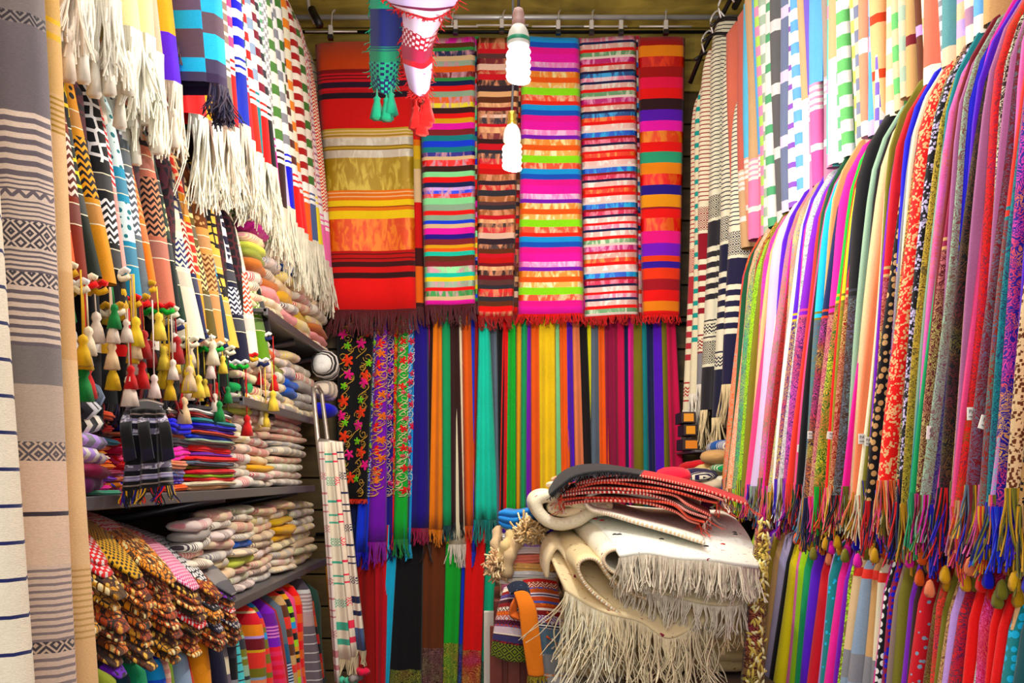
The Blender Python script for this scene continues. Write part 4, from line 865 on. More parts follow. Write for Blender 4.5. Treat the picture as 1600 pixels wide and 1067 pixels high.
# top shelf
edges = [398, 420, 444, 468, 491, 514]
for ci in range(5): col_of_rolls('top', ci, 5, ys(edges[ci]), ys(edges[ci+1]), 2.007, [11, 10, 9, 7, 6][ci], [.031, .032, .033, .035, .036][ci], 660+ci, {0: ((4, 'rust'), (5, 'olive'), (6, 'lime'), (8, 'magenta')), 1: ((2, 'pink'), (3, 'rust'), (8, 'green')), 2: ((3, 'gold'), (6, 'blue'), (1, 'pink')), 3: ((2, 'mustard'), ), 4: ((1, 'pink'), (2, 'rust'))}.get(ci, ()))
bw = roll(*P(508, 574, 3.55), .16, .10, .10, ['white', 'black'], 3); tag(bw, 'fat black and white striped roll at the end of the second shelf', 'rolled scarf')
bb = roll(*P(508, 612, 3.6), .16, .07, .10, ['e8dccc', 'a8a098', 'e8dccc'], 4); tag(bb, 'beige and grey roll under the fat black and white one', 'rolled scarf')
bb = roll(*P(506, 640, 3.6), .16, .06, .10, ['royal'], 5); tag(bb, 'royal blue roll at the back end of the shelves', 'rolled scarf')

# ---- folded stack of coloured cloths
def folded(x0, x1, y0, y1, z0, h, c, seed, c2=None, kind='plain', name='folded_scarf', rot=0.0):
    """folded cloth: C-shaped folds with a rounded front towards the aisle and towards the camera"""
    r = random.Random(seed); k = 3; out = []; hh = h/k
    pts = []
    for j in range(k):
        zc = hh*(j+.5)
        for a in np.linspace(-90, 90, 5): pts.append(((x1-x0)/2-hh*.5*(1-math.cos(math.radians(a)))-.004*abs(j-1), zc+hh*.5*math.sin(math.radians(a))*.96))
    back = [(-(x1-x0)/2, h), (-(x1-x0)/2, 0)]
    prof = np.array(pts+back); m = 11; s = np.linspace(-1, 1, m); n = len(prof)
    G = np.zeros((m, n, 3)); sq = 1-.10*np.abs(s)**8
    G[..., 0] = prof[None, :, 0]*(1-.04*np.abs(s)[:, None]**6)+.005*np.sin(s*5+seed)[:, None]; G[..., 1] = ((y1-y0)/2*s)[:, None]; 
    G[..., 2] = (prof[None, :, 1]-h/2)*(1-.35*np.abs(s)[:, None]**8)+h/2+.10*h*np.sin(s*2.5+seed*1.7)[:, None]
    V = G.reshape(-1, 3); Fq = gridF(m, n, True).tolist()+[list(range(n))[::-1], [(m-1)*n+i for i in range(n)]]
    uv = np.stack([V[:, 1], V[:, 0]+V[:, 2]], 1)
    o = raw(name, V, Fq, CM(kind), None, None, True, uv, C(c), C(c2 or c)); o.location = ((x0+x1)/2, (y0+y1)/2, z0)
    if rot: o.rotation_euler = (0, 0, rot)
    return o
def stack(items, px0, px1, zbase, W, where, group, grow=1.0, depth=.3):
    y0, y1 = W*F/(CX-px0), W*F/(CX-px1); z = zbase; tot = sum(i[0] for i in items)
    for k, it in enumerate(items):
        h = it[0]*grow; r = random.Random(k*7+px0); c = it[1]; dx = r.uniform(-.012, .012)
        o = folded(-W-depth+dx, -W+dx, y0+r.uniform(0, .012), y1-r.uniform(0, .015), z, h, c, k+px0, it[3] if len(it) > 3 else None, it[2] if len(it) > 2 else 'plain')
        w_ = nice(c) if c in PAL else it[4]
        b = (nice(items[k-1][1]) if items[k-1][1] in PAL else items[k-1][4]) if k else None
        a = (nice(items[k+1][1]) if items[k+1][1] in PAL else items[k+1][4]) if k+1 < len(items) else None
        lab = f'folded {w_} cloth {where}, ' + (f'lowest, under {a}' if b is None else f'topmost, on {b}' if a is None else f'between {b} below and {a} above')
        tag(o, uniq(lab, 'higher up'), 'folded cloth', group); z += h*.97
S_A = [(.016, '4f9a80', 'plain', 'teal', 'sea green'), (.016, 'magenta'), (.015, 'fuchsia'), (.02, 'purple'), (.02, 'burgundy'), (.018, 'tangerine'), (.016, 'orange'), (.016, 'ivory'), (.016, 'amber'), (.02, 'ff7a14', 'plain', 'red', 'bright orange'), (.022, '2d6f8c', 'plain', 'teal', 'teal blue'), (.024, '4c2a24', 'plain', 'red', 'dark brown'), (.024, 'coral'), (.018, 'mustard'), (.026, 'terracotta')]
stack(S_A, 124, 186, 1.464, .74, 'in near coloured stack', 'folded cloths in the near coloured stack', .56)
S_B = [(.018, 'peach'), (.018, 'cream'), (.016, 'red'), (.014, 'lime'), (.020, 'crimson'), (.014, 'olive'), (.020, 'slate'), (.020, 'scarlet'), (.018, 'purple'), (.026, 'red'), (.014, 'grey'), (.014, 'sage'), (.020, 'blue'), (.012, 'rust'), (.016, 'violet'), (.018, 'royal'), (.018, 'teal'), (.022, 'darkred'), (.014, 'white'), (.022, 'charcoal')]
stack(S_B, 303, 371, 1.464, .735, 'in the tall bright stack', 'folded cloths in the tall bright stack', .62)
S_C = [(.022, 'orange'), (.030, '4a1cc0', 'paisley', 'lilac', 'violet patterned'), (.030, '1c80d8', 'paisley', 'orange', 'blue patterned'), (.03, 'tan', 'paisley', 'red', 'tan patterned'), (.05, 'fuchsia'), (.03, 'charcoal'), (.02, 'salmon'), (.05, '1418d8', 'plain', 'blue', 'vivid blue'), (.018, 'maroon'), (.02, 'offwhite')]
stack(S_C, 262, 301, 1.464, .75, 'beside the dark draped shawl', 'folded cloths beside the dark draped shawl', .66)
S_D = [(.02, 'pink', 'dot', 'orange', 'pink'), (.018, 'tangerine', 'dot', 'blue', 'tangerine'), (.02, 'salmon', 'knot', 'violet', 'salmon'), (.02, 'lilac', 'knot', 'crimson', 'lilac'), (.022, 'crimson'), (.03, 'rose', 'knot', 'red', 'rose'), (.026, 'raspberry'), (.03, 'red')]
stack(S_D, 188, 208, 1.464, .77, 'in short bead-trimmed stack', 'folded cloths in the short bead-trimmed stack', .62)
# dark shawl draped over the stacks, and the grey bundle
def drape_patch(name, ctrl, M, N, bands_v=None, c='black', c2=None, kind='plain', thick=.008, mi=None):
    G = patch(ctrl, M, N); uv = uvgrid(G)
    if bands_v:
        L = uv[-1, 0, 1]; cuts = np.cumsum([b[0] for b in bands_v]); cuts = cuts/cuts[-1]*L
        idx = np.clip(np.searchsorted(cuts, (uv[1:, 0, 1]+uv[:-1, 0, 1])/2), 0, len(bands_v)-1); kinds, mi, c1, c2_ = band_paint(bands_v, idx, N-1)
        return cloth(name, G, uv, c1, c2_, kinds, mi, None, thick), G
    return cloth(name, G, uv, C(c), C(c2 or c), (kind, ), None, None, thick), G
o = empty('draped_shawl'); tag(o, 'black shawl with silver stripes draped over the front of the coloured stacks', 'shawl')
SB = [(.1, '0e0d12'), (.04, '8a7c74'), (.1, '0a0910'), (.14, '8c86a8', 'bands', 'd8d4e0'), (.14, '0c0b18'), (.16, '6a6478', 'jacquard', 'c8c4d4'), (.3, '08070f'), (.1, '100c24')]
q_, G = wall_cloth('front_fall', 203, 254, 640, 190, 266, 768, 1.64, SB+SB[::-1], folds=2.6, amp=.011, n=29, base=24, yb2=758); q_.parent = o
fringe('fringe', edge_pts(G[-1], 70), .03, .002, np.array([C(rnd.choice(['black', 'indigo', 'gold', 'red', 'black', 'black'])) for _ in range(70)]), q_, sway=.008, clump=3)
q_, G = drape_patch('top_fold', [[(200, 630, 1.90), (228, 624, 1.90), (256, 632, 1.90)], [(202, 634, 1.75), (228, 628, 1.74), (254, 634, 1.75)], [(203, 645, 1.645), (228, 642, 1.635), (254, 645, 1.645)]], 14, 12, [(.4, '0e0d12'), (.2, '8a7c74'), (.4, '0e0d12')], thick=.006); q_.parent = o
for sx, ex in ((206, 196), (228, 224), (244, 256)):
    q_, G = drape_patch('loose_end', [[(sx-8, 636, 1.70), (sx+8, 636, 1.70)], [(ex-8, 665, 1.62), (ex+9, 662, 1.62)], [(ex-4, 700, 1.61), (ex+14, 698, 1.61)], [(ex-2, 722, 1.61), (ex+17, 716, 1.61)]], 24, 5, SB[3:], thick=.005); q_.parent = o
for k, (cx, cy, cc, hh) in enumerate(((134, 612, ['slate', 'bluegrey', 'beige', 'charcoal'], .07), (130, 640, ['charcoal', 'silver', 'black'], .05), (136, 662, ['black', 'offwhite', 'charcoal'], .045))):
    p = P(cx-4, cy, 1.60); o = roll(p[0]-.05, p[1], p[2], .13, hh, .14, cc, 70+k); tag(o, ['grey and blue striped bundle on top beside the tall gauze cloth', 'charcoal banded bundle in the middle beside the gauze cloth', 'black and white bundle lowest beside the tall gauze cloth'][k], 'bundle')
for k, py in enumerate((688, 712, 736, 758)):
    p = P(112, py, 1.60); o = roll(p[0], p[1], p[2], .13, .036, .10, [['lilac', 'grey'], ['offwhite', 'lilac'], ['burgundy'], ['plum']][k], 80+k); tag(o, ['lilac', 'off-white', 'burgundy', 'plum'][k]+' cloth tucked between the gauze cloth and near coloured stack', 'bundle')

# ---- slumped pile of rolled headscarves under the long shelf
BR = [('d07418', 'f0d090', 'amber and straw'), ('b45414', 'e8c070', 'rust and straw'), ('5c3010', 'e0b860', 'dark brown and straw'), ('e0902c', 'f6e0a8', 'golden and cream'), ('9c4414', 'd8a050', 'russet and tan'), ('c89040', 'f0dcb0', 'tan and pale straw'), ('c8601c', 'f4dca0', 'burnt orange and cream')]
SPEC = {(0, 9): ('f0e8e8', '141420', 'white and black', 'net'), (0, 8): ('f0e8e8', '141420', 'white and navy', 'net'), (0, 7): ('e41c24', 'f4e0e0', 'red and white houndstooth', 'hound'), (0, 6): ('e41c24', 'f4e0e0', 'scarlet and white', 'hound'), (1, 10): ('e01c3c', 'f4e4e4', 'crimson and white houndstooth', 'hound'), (1, 9): ('e01c3c', 'f0dede', 'cherry and white', 'hound'), (2, 10): ('e0b010', '241c08', 'yellow and black', 'hound'), (2, 9): ('d8a818', '241c08', 'mustard and black', 'hound'),
 (3, 10): ('f0e0e0', 'd81c20', 'white and red netted', 'net'), (4, 10): ('e02440', 'f4e0e0', 'rose red and white', 'hound'), (4, 9): ('d02478', 'f0d0e0', 'magenta and white', 'chevron'), (5, 10): ('f4f0f0', '141418', 'bright white with black net', 'net'), (5, 9): ('f4f0f0', '141418', 'white with charcoal net', 'net'), (4, 4): ('e8283c', 'f4e0e0', 'cherry red and cream', 'hound'), (0, 3): ('e41c24', 'f4e0e0', 'pinkish red and white', 'hound'), (5, 6): ('141420', 'e8e8f0', 'black with white knots', 'knot'), (6, 8): ('141420', '8a20c0', 'black and purple', 'knot'), (6, 6): ('f0e4e0', 'd82030', 'white with red net', 'net'), (0, 1): ('e8d8d0', '501420', 'white and wine', 'net'), (1, 0): ('1c1028', '6a2cb0', 'black and violet', 'net'), (6, 3): ('14163c', 'c8c0b0', 'navy and grey', 'knot'), (6, 9): ('8a8684', '5a5a60', 'grey', 'plain'), (5, 3): ('0f1430', 'd8d4e0', 'midnight and white', 'knot')}
cols_px = [(118, 168), (168, 215), (215, 256), (256, 295), (295, 331), (331, 361), (361, 388)]
for ci, (a, b) in enumerate(cols_px):
    Wf = .66; Y0 = Wf*F/(CX-a)+.0; Y1 = Wf*F/(CX-b); yc = (Y0+Y1)/2
    ztop = EYE-((795+ci*14 if ci < 5 else 800+ci*12)-HY)*Y1/F; zbot = EYE-((1000-ci*6)-HY)*Y1/F; n = 11; h = (ztop-zbot)/n
    for k in range(n):
        r = random.Random(900+ci*20+k); c1, c2, w_, kd = (*r.choice(BR), 'tick') if (ci, k) not in SPEC else SPEC[(ci, k)]
        L = .36; o = roll(-Wf-L/2+r.uniform(-.012, .008)-.045*((k/n-.2)**2 if k > 3 else 0)-.02*(k == n-1), yc+r.uniform(-.006, .006), zbot+(k+.5)*h+.055, L, h*1.25, (Y1-Y0)*1.0, [c1, c2], 1000+ci*20+k, ax='x', droop=.32, kind=kd if kd != 'plain' else None, name='rolled_headscarf')
        tag(o, uniq(f'{w_} rolled headscarf, {ORD[k]} from bottom, {ORD[ci]} column of slumped pile', 'beside'), 'rolled headscarf', 'rolled headscarves slumped in the lower left pile')

# ---- striped scarves hanging under the lowest shelf
def rb(cols, L, lo, hi, seed, k='plain'):
    r = random.Random(seed); out = []; s = 0; last = None
    while s < L: c = r.choice([x for x in cols if x != last]); last = c; l = r.uniform(lo, hi); out.append((l, c, k)); s += l
    return out
LL = [(503, 905, [(1, '2c4c44')], 'dark green', 5), (497, 905, rb(['red', 'orange', 'black', 'navy'], .7, .03, .08, 1), 'red and orange', 6), (494, 900, [(.04, 'taupe'), (.008, 'white'), (.09, '5c5560'), (.03, 'white')]+alt('b09a9c', 'f0dede', .14, .03)+[(.12, 'd0b0b0')]+alt('7c7078', 'f0e4e4', .5, .075, .88), 'wide taupe and white banded', 18),
 (474, 908, alt('orange', 'scarlet', .7, .1), 'orange and scarlet', 6), (468, 912, [(1, 'rose')], 'rose pink', 5), (463, 915, rb(['sky', 'amber', 'black', 'coral', 'lime'], .7, .01, .04, 2), 'bead-bright multicolour', 6), (457, 918, rb(['coral', 'tan', 'brown'], .7, .03, .09, 3), 'coral and tan', 6), (451, 925, [(.3, 'slate'), (.1, '205a80')]+alt('20305c', 'c0d0e0', .1, .016)+[(.2, '206080')], 'slate blue', 9),
 (443, 930, [(1, 'darkred')], 'plain dark red', 6), (440, 930, [(.12, 'purple'), (.06, '6a1090')]+alt('7c1ca0', 'e090d0', .07, .018)+[(.05, 'purple')]+alt('f02850', 'ff5070', .25, .05)+[(.2, 'e0306c')], 'purple and coral red', 20), (420, 935, rb(['olive', 'violet', 'coral', 'sky'], .7, .02, .05, 4), 'olive and violet', 6), (412, 940, [(.06, 'coral'), (.01, 'beige'), (.05, 'crimson'), (.05, 'tangerine'), (.012, 'lilac'), (.05, 'maroon'), (.012, 'gold'), (.07, 'coral'), (.04, 'olive'), (.012, 'bluegrey'), (.07, 'salmon'), (.01, 'beige'), (.06, 'maroon'), (.07, 'coral'), (.1, 'crimson')], 'coral, maroon and tangerine striped', 20),
 (386, 948, rb(['sage', 'olive', 'charcoal'], .7, .01, .05, 5), 'sage and olive', 6), (378, 952, alt('5cc0c8', '16202c', .7, .035, .85), 'aqua with dark lines', 8), (369, 955, rb(['charcoal', 'grey', 'black'], .7, .05, .1, 6), 'charcoal', 6), (362, 958, [(.06, 'beige'), (.08, 'grey'), (.05, 'cream'), (.12, '6a6070'), (.2, 'silver')], 'grey and cream', 8), (352, 960, [(1, '181830')], 'midnight navy', 20),
 (332, 965, [(1, 'f09818')], 'amber yellow', 24), (305, 985, [(1, 'rust')], 'plain rust', 8), (296, 990, [(1, 'bluegrey')], 'pale blue-grey', 13), (281, 995, [(1, '6a8820')], 'leaf green', 7), (271, 998, alt('d8a098', 'e8c8b8', .7, .03), 'pinkish beige striped', 13), (257, 1002, [(.05, 'royal'), (.04, 'sky'), (.05, '2c60e0'), (.02, 'sky'), (.3, '5c98f0')], 'royal and sky blue', 23), (230, 1008, [(1, '148c60')], 'sea green', 16), (212, 1016, [(.1, '123c50'), (.3, 'royal')], 'dark teal', 18), (191, 1020, [(.1, 'a8b850'), (.03, '3c4c30'), (.1, 'b0b45c')], 'lime and grey', 26), (163, 1028, [(1, '54423c')], 'brown', 14)]
for i, (px, ty, b, w_, wd) in enumerate(LL):
    W0 = .68; Y = W0*F/(CX-px+6); gap = Y-W0*F/(CX-px+wd+6); zt = EYE-(ty-HY)*Y/F
    o = side_scarf(-1, Y, min(gap*.97, .05), W0+.01, W0-.03, zt+.01, .72, b, 'striped_scarf', .2, .1, None, .006, None, base=8, shd=.09)
    tag(o, f'{w_} scarf hanging under the lowest shelf', 'scarf', 'scarves hanging under the lowest shelf on the left')
rail('dark rail under the lowest shelf carrying striped scarves', [(-.8, 1.45, 1.095), (-.8, 3.35, 1.12)], .01, darkm)

# ================================================================ the pile of rugs in the middle
def sheet(name, ctrl, M, N, c, kind='fleck', c2='8a3040', thick=.014, parent=None, bands=None):
    o, G = drape_patch(name, ctrl, M, N, bands, c, c2, kind, thick)
    if parent is not None: o.parent = parent
    s_ = o.modifiers.new('soft', 'SUBSURF'); s_.levels = s_.render_levels = 1
    return o, G
def extr(prof, Y0, Y1, dx=0, dy=-8, mid=0):
    """profile (px,py) seen from the front, run back from depth Y0 to Y1"""
    out = []
    for t in (0, .5, 1):
        Y = Y0+(Y1-Y0)*t; out.append([(CX+(x-CX)*Y0/Y*1.0+dx*t, HY+(y-HY)*Y0/Y+dy*t*0, Y) for x, y in prof])
    return out
CRM = 'f0e4ce'
# table and base rugs
tb = empty('table'); tag(tb, 'low wooden table under the pile of rugs, mostly hidden', 'table'); wood = PM('dark_wood', '4a2a18', .6, noise=.3)
boxm('tabletop', (.12, 2.30, .80), (.74, 2.86, .84), wood, tb, .004)
for x in (.15, .71):
    for y in (2.33, 2.83): boxm('leg', (x-.02, y-.02, .006), (x+.02, y+.02, .80), wood, tb, .002)
def slab(name, x0, x1, y0, y1, z0, h, c, c2, kind, lab, seed):
    o = folded(0, y1-y0, 0, x1-x0, 0, h, c, seed, c2, kind, name); o.location = ((x0+x1)/2, (y0+y1)/2, z0); o.rotation_euler = (0, 0, -math.pi/2); return tag(o, lab, 'rug')
slab('folded_rug', .13, .72, 2.29, 2.84, .842, .055, '5a3a22', '8a6a3c', 'knot', 'brown speckled folded rug lowest on the table', 1)
slab('folded_rug', .34, .74, 2.27, 2.82, .897, .06, '6a4a2a', '3c2414', 'fleck', 'brown folded rug under the right half of the cream rugs', 2)
slab('folded_rug', .13, .335, 2.27, 2.82, .897, .06, '8a8886', 'b0aeac', 'fleck', 'grey folded rug under the long cream fringe', 3)
slab('folded_rug', .16, .70, 2.42, 2.86, .958, .09, 'cdb98e', '8a6a3c', 'fleck', 'sand coloured folded rug inside the pile under the cream ones', 4)
slab('folded_rug', .17, .69, 2.43, 2.86, 1.050, .09, 'd8c8a4', '8a6a3c', 'fleck', 'pale sand folded rug hidden in the middle of the pile', 5)
slab('folded_rug', .18, .68, 2.44, 2.86, 1.142, .085, 'e0d2b0', '8a6a3c', 'fleck', 'cream folded rug just beneath the open rug loops', 6)
GRP = 'cream fringed rugs piled in the middle'
# lowest cream rug with the long tangled fringe
o, G = sheet('cream_rug', [[(884, 924, 2.24), (915, 944, 2.22), (950, 960, 2.20), (1000, 972, 2.20), (1042, 998, 2.19), (1080, 984, 2.21), (1116, 964, 2.24)], [(868, 890, 2.30), (905, 905, 2.29), (950, 925, 2.28), (1000, 938, 2.28), (1040, 950, 2.27), (1082, 948, 2.28), (1120, 940, 2.29)], [(856, 856, 2.40), (895, 866, 2.40), (950, 890, 2.40), (1000, 905, 2.40), (1040, 910, 2.40), (1082, 912, 2.40), (1122, 910, 2.4)], [(862, 836, 2.62), (900, 846, 2.62), (950, 868, 2.62), (1000, 880, 2.62), (1040, 886, 2.62), (1082, 888, 2.62), (1120, 890, 2.62)]], 20, 30, 'ead6ae')
tag(o, 'lowest cream rug of the pile with a long tangled hanging fringe', 'rug', GRP)
fringe('fringe', edge_pts(G[0], 230), .155, .0030, np.array([C('f6dcbc') for _ in range(230)]), o, sway=.035, clump=3, segs=8, curl=.016)
fringe('fringe', edge_pts(G[0][:11], 90), .20, .0026, C('f8e4cc'), o, sway=.04, clump=4, segs=8, curl=.02)
# left inner sheet
o, G = sheet('cream_rug', [[(855, 905, 2.34), (858, 876, 2.33), (872, 856, 2.32), (890, 882, 2.29), (902, 918, 2.27)], [(846, 880, 2.5), (850, 850, 2.48), (866, 838, 2.46), (890, 860, 2.44), (905, 890, 2.42)], [(850, 868, 2.66), (856, 840, 2.64), (872, 830, 2.62), (895, 846, 2.6), (910, 870, 2.6)]], 14, 20, 'e6d4b0')
tag(o, 'cream rug edge hanging at the outer side of the pile over the kilims', 'rug', GRP)
# big open loop and small open roll
def loft(name, fronts, M, N, c, lab):
    g = [[(x, y, Y) for x, y in prof] for prof, Y in fronts]; o, G = sheet(name, g, M, N, c, thick=.012); 
    tag(o, lab, 'rug', GRP)
    e = G[0]; p = np.stack([catmull(e, 90)]); n_ = 90
    segs = [[p[0][i]+[0, -.004, 0], p[0][i+1]+[0, -.004, 0]] for i in range(0, n_-1)]
    tubes('bound_edge', segs, .0042, CM('plain'), o, 5, [('d8b894' if i % 2 else 'efe0c8') for i in range(len(segs))]); return o, G
loft('cream_rug', [([(1008, 978), (985, 968), (950, 946), (920, 920), (905, 895), (906, 878), (922, 872), (938, 880), (955, 905), (985, 925), (1010, 935)], 2.21), ([(1000, 950), (975, 940), (935, 918), (900, 890), (882, 868), (882, 852), (900, 845), (920, 855), (940, 880), (975, 900), (1000, 910)], 2.36), ([(985, 918), (960, 905), (920, 880), (885, 855), (866, 842), (868, 832), (882, 826), (905, 836), (935, 858), (970, 880), (990, 888)], 2.6)], 24, 46, 'e8d4a6', 'cream rug folded into a long open loop, ochre inside, at the pile front')
loft('cream_rug', [([(1000, 900), (975, 899), (955, 892), (944, 878), (946, 866), (958, 859), (975, 860), (992, 868), (1000, 874)], 2.20), ([(975, 872), (950, 870), (925, 858), (914, 842), (916, 830), (930, 824), (950, 828), (968, 840), (976, 848)], 2.36), ([(950, 846), (925, 842), (903, 830), (893, 818), (896, 810), (908, 806), (928, 808), (945, 818), (952, 824)], 2.6)], 22, 34, CRM, 'cream rug rolled into a small open tube above the long loop')
# second rug under the top one
o, G = sheet('cream_rug', [[(960, 910, 2.24), (1010, 922, 2.22), (1070, 938, 2.21), (1120, 947, 2.21), (1160, 944, 2.23), (1182, 928, 2.27)], [(960, 890, 2.28), (1010, 900, 2.27), (1070, 912, 2.26), (1120, 920, 2.26), (1160, 918, 2.28), (1184, 905, 2.32)], [(965, 862, 2.45), (1010, 868, 2.45), (1070, 874, 2.45), (1120, 876, 2.45), (1150, 876, 2.45), (1172, 878, 2.47)]], 14, 26, 'efdcb8')
tag(o, 'cream rug second from the top with a shorter fringe over its front', 'rug', GRP)
fringe('fringe', edge_pts(G[0], 170), .075, .0026, C('fae2d0'), o, sway=.014, clump=4, segs=6, curl=.004)
fringe('fringe', edge_pts(G[0]*[1, 1, 1]+[0, .04, -.02], 120), .10, .0026, C('f0d0a8'), o, sway=.02, clump=4, segs=6, curl=.006)
# the big top rug
o, G = sheet('cream_rug', [[(968, 872, 2.17), (1010, 866, 2.15), (1060, 874, 2.14), (1110, 877, 2.14), (1150, 884, 2.16), (1186, 889, 2.20)], [(952, 846, 2.24), (1000, 846, 2.23), (1060, 852, 2.23), (1110, 855, 2.23), (1152, 861, 2.24), (1181, 868, 2.26)], [(930, 822, 2.36), (985, 822, 2.36), (1050, 829, 2.36), (1110, 834, 2.36), (1148, 838, 2.36), (1172, 845, 2.38)], [(905, 804, 2.5), (965, 806, 2.5), (1040, 812, 2.5), (1100, 816, 2.5), (1135, 816, 2.5), (1160, 826, 2.5)], [(880, 794, 2.8), (950, 790, 2.8), (1030, 796, 2.8), (1090, 798, 2.8), (1125, 800, 2.8), (1148, 812, 2.8)]], 30, 36, 'f6efe2')
tag(o, 'large bright cream rug spread on top, flecked black and pink, thick front fringe', 'rug', GRP)
fringe('fringe', edge_pts(G[0], 240), .082, .0028, C('fae0cc'), o, sway=.012, clump=3, segs=6, curl=.003)
fringe('fringe', edge_pts(G[0]+[0, .012, 0], 160), .09, .0026, C('f2e2d0'), o, sway=.014, clump=4, segs=6, curl=.004)
for k, (px, py, Y, c) in enumerate(((962, 838, 2.27, 'black'), (966, 842, 2.26, 'black'), (932, 816, 2.4, 'crimson'), (938, 820, 2.38, 'crimson'), (1060, 832, 2.34, 'black'), (1064, 836, 2.33, 'black'), (1098, 854, 2.22, 'black'), (1101, 860, 2.21, 'black'), (1034, 848, 2.24, 'black'), (1148, 832, 2.36, 'black'), (1150, 836, 2.35, 'black'), (1130, 850, 2.24, 'crimson'))):
    # woven flecks lying on the rug surface
    A_ = np.array(P(px, py, Y)); f = G.reshape(-1, 3); j = np.argmin(((f-A_)**2).sum(1)); q = f[j]
    o2 = tubes('fleck', [[q+[-.006, 0, .0075], q+[0, 0, .009], q+[.006, 0, .0075]]], .0018, CM('plain'), o, 4, c)
# rolled left fold and the folded layer with its open flap
o, G = sheet('cream_rug', extr([(952, 796), (925, 800), (905, 813), (878, 820), (856, 814), (842, 800), (839, 786), (846, 778), (862, 776), (900, 784), (935, 790)], 2.36, 2.72), 14, 44, 'efe2c8', thick=.034)
tag(o, 'cream rug bulging in a thick soft fold over the pastel stack', 'rug', GRP)
o2, G = sheet('inner_fold', extr([(960, 790), (925, 790), (895, 800), (872, 800), (862, 793), (872, 787), (905, 784), (950, 780)], 2.37, 2.72), 10, 30, 'ead9b8', thick=.026, parent=o)
o, G = sheet('cream_rug', [[(x_+d_*2, y_-d_*9, Y_+.19*d_) for x_, y_, Y_ in ((1092, 802, 2.34), (1060, 789, 2.33), (1000, 774, 2.33), (955, 768, 2.32), (928, 771, 2.31), (915, 784, 2.31), (924, 797, 2.30), (950, 803, 2.29), (990, 815, 2.26), (1050, 832, 2.22), (1100, 848, 2.18))] for d_ in (0, 1, 2)], 14, 50, 'f4ebdb', thick=.014)
tag(o, 'cream rug folded double with an open shadowed flap, under the red rugs', 'rug', GRP)
e = catmull(G[0][26:], 80); tubes('bound_edge', [[e[i]+[0, -.006, 0], e[i+1]+[0, -.006, 0]] for i in range(79)], .005, CM('plain'), o, 5, [('dcc0a0' if i % 2 else 'f4e8d8') for i in range(79)])
# red rugs
RC = ['b8141c', 'c8281c', '9a1018', 'd83818', 'a84820', 'b01820', 'c04018']
RL = ['topmost', 'second', 'third', 'fourth', 'fifth', 'sixth', 'lowest']
for k in range(7):
    y = [0, 7, 14, 22, 29, 36, 43][k]; xr = [1168, 1130, 1120, 1110, 1104, 1100, 1092][k]; xl = [905, 900, 890, 884, 876, 872, 880][k]
    cx = lambda a: a
    rk_ = random.Random(k); fr_ = [(a_, b_+rk_.uniform(-2.2, 2.2), c_+rk_.uniform(-.012, .012)) for a_, b_, c_ in [(xl, 752+y*.8, 2.31+k*.003), (xl+50, 743+y*.92, 2.30), (1000, 744+y, 2.30), (1050, 752+y*1.06, 2.30), (1100 if xr > 1110 else 1075, 766+y*1.1, 2.30), (xr, 787+y*(.75 if k > 0 else 0)+(-12 if k in (1, 2) else 0), 2.31)]]
    bk = [(x_-2, y_-9, Y_+.34) for x_, y_, Y_ in fr_]; md = [(x_, y_-5, Y_+.15) for x_, y_, Y_ in fr_]
    o, G = sheet('red_rug', [fr_, md, bk], 8, 26, RC[k], 'bands' if k in (3, 5) else 'plain', 'amber', thick=.008)
    tag(o, f'{RL[k]} of the thin red rugs with twisted cord edges on the pile', 'rug', 'thin red rugs stacked on the cream ones')
    e = catmull(G[0], 110); tubes('twisted_cord', [[e[i]+[0, -.004, .001*(i % 2)], e[i+1]+[0, -.004, -.001*(i % 2)]] for i in range(109)], .0034, CM('plain'), o, 5, [(['f0a898', 'f4c8bc', 'e87860'][k % 3] if i % 2 else ['b01018', 'c83818'][k % 2]) for i in range(109)])
    for end in (0, -1):
        b = edge_pts(np.array([G[0][end], G[2][end]]), 9); fringe('tassel', b, .035, .0022, C('f2cfc4' if k % 2 else 'e05a48'), o, sway=.02, clump=3, lean=(.02 if end else -.015, -.01), segs=5, curl=.004)
o, G = sheet('dark_headscarf', [[(860, 776, 2.27), (876, 762, 2.26), (898, 746, 2.26), (930, 739, 2.27), (965, 739, 2.28), (1002, 744, 2.29)], [(858, 770, 2.33), (872, 750, 2.36), (896, 735, 2.38), (930, 731, 2.38), (965, 734, 2.38), (1004, 740, 2.4)], [(862, 762, 2.42), (876, 742, 2.5), (900, 730, 2.55), (935, 727, 2.55), (968, 731, 2.55), (1008, 738, 2.55)]], 14, 30, '040408', 'jacquard', '10161f', thick=.012)
tag(o, 'black headscarf with slate flecks thrown over the top of the red rugs', 'headscarf')
fringe('fringe', edge_pts(G[0], 60), .012, .0022, C('1c1a24'), o, sway=.008)
for k, (px, py) in enumerate(((862, 748), (854, 756), (860, 764))):
    p = P(px, py, 2.5); o = roll(p[0]+.03, p[1], p[2], .12, .02, .06, [['beige', 'coral'], ['offwhite', 'tan'], ['salmon', 'beige']][k], 90+k, kind='bands'); tag(o, ['beige and coral', 'off-white and tan', 'salmon'][k]+' rolled cloth poking out at the red rugs\' end', 'cloth')
p = P(1052, 744, 2.75); o = roll(p[0], p[1], p[2], .12, .045, .1, ['e0284c'], 99); tag(o, 'rose red bundle behind the red rugs by the back wall', 'bundle')

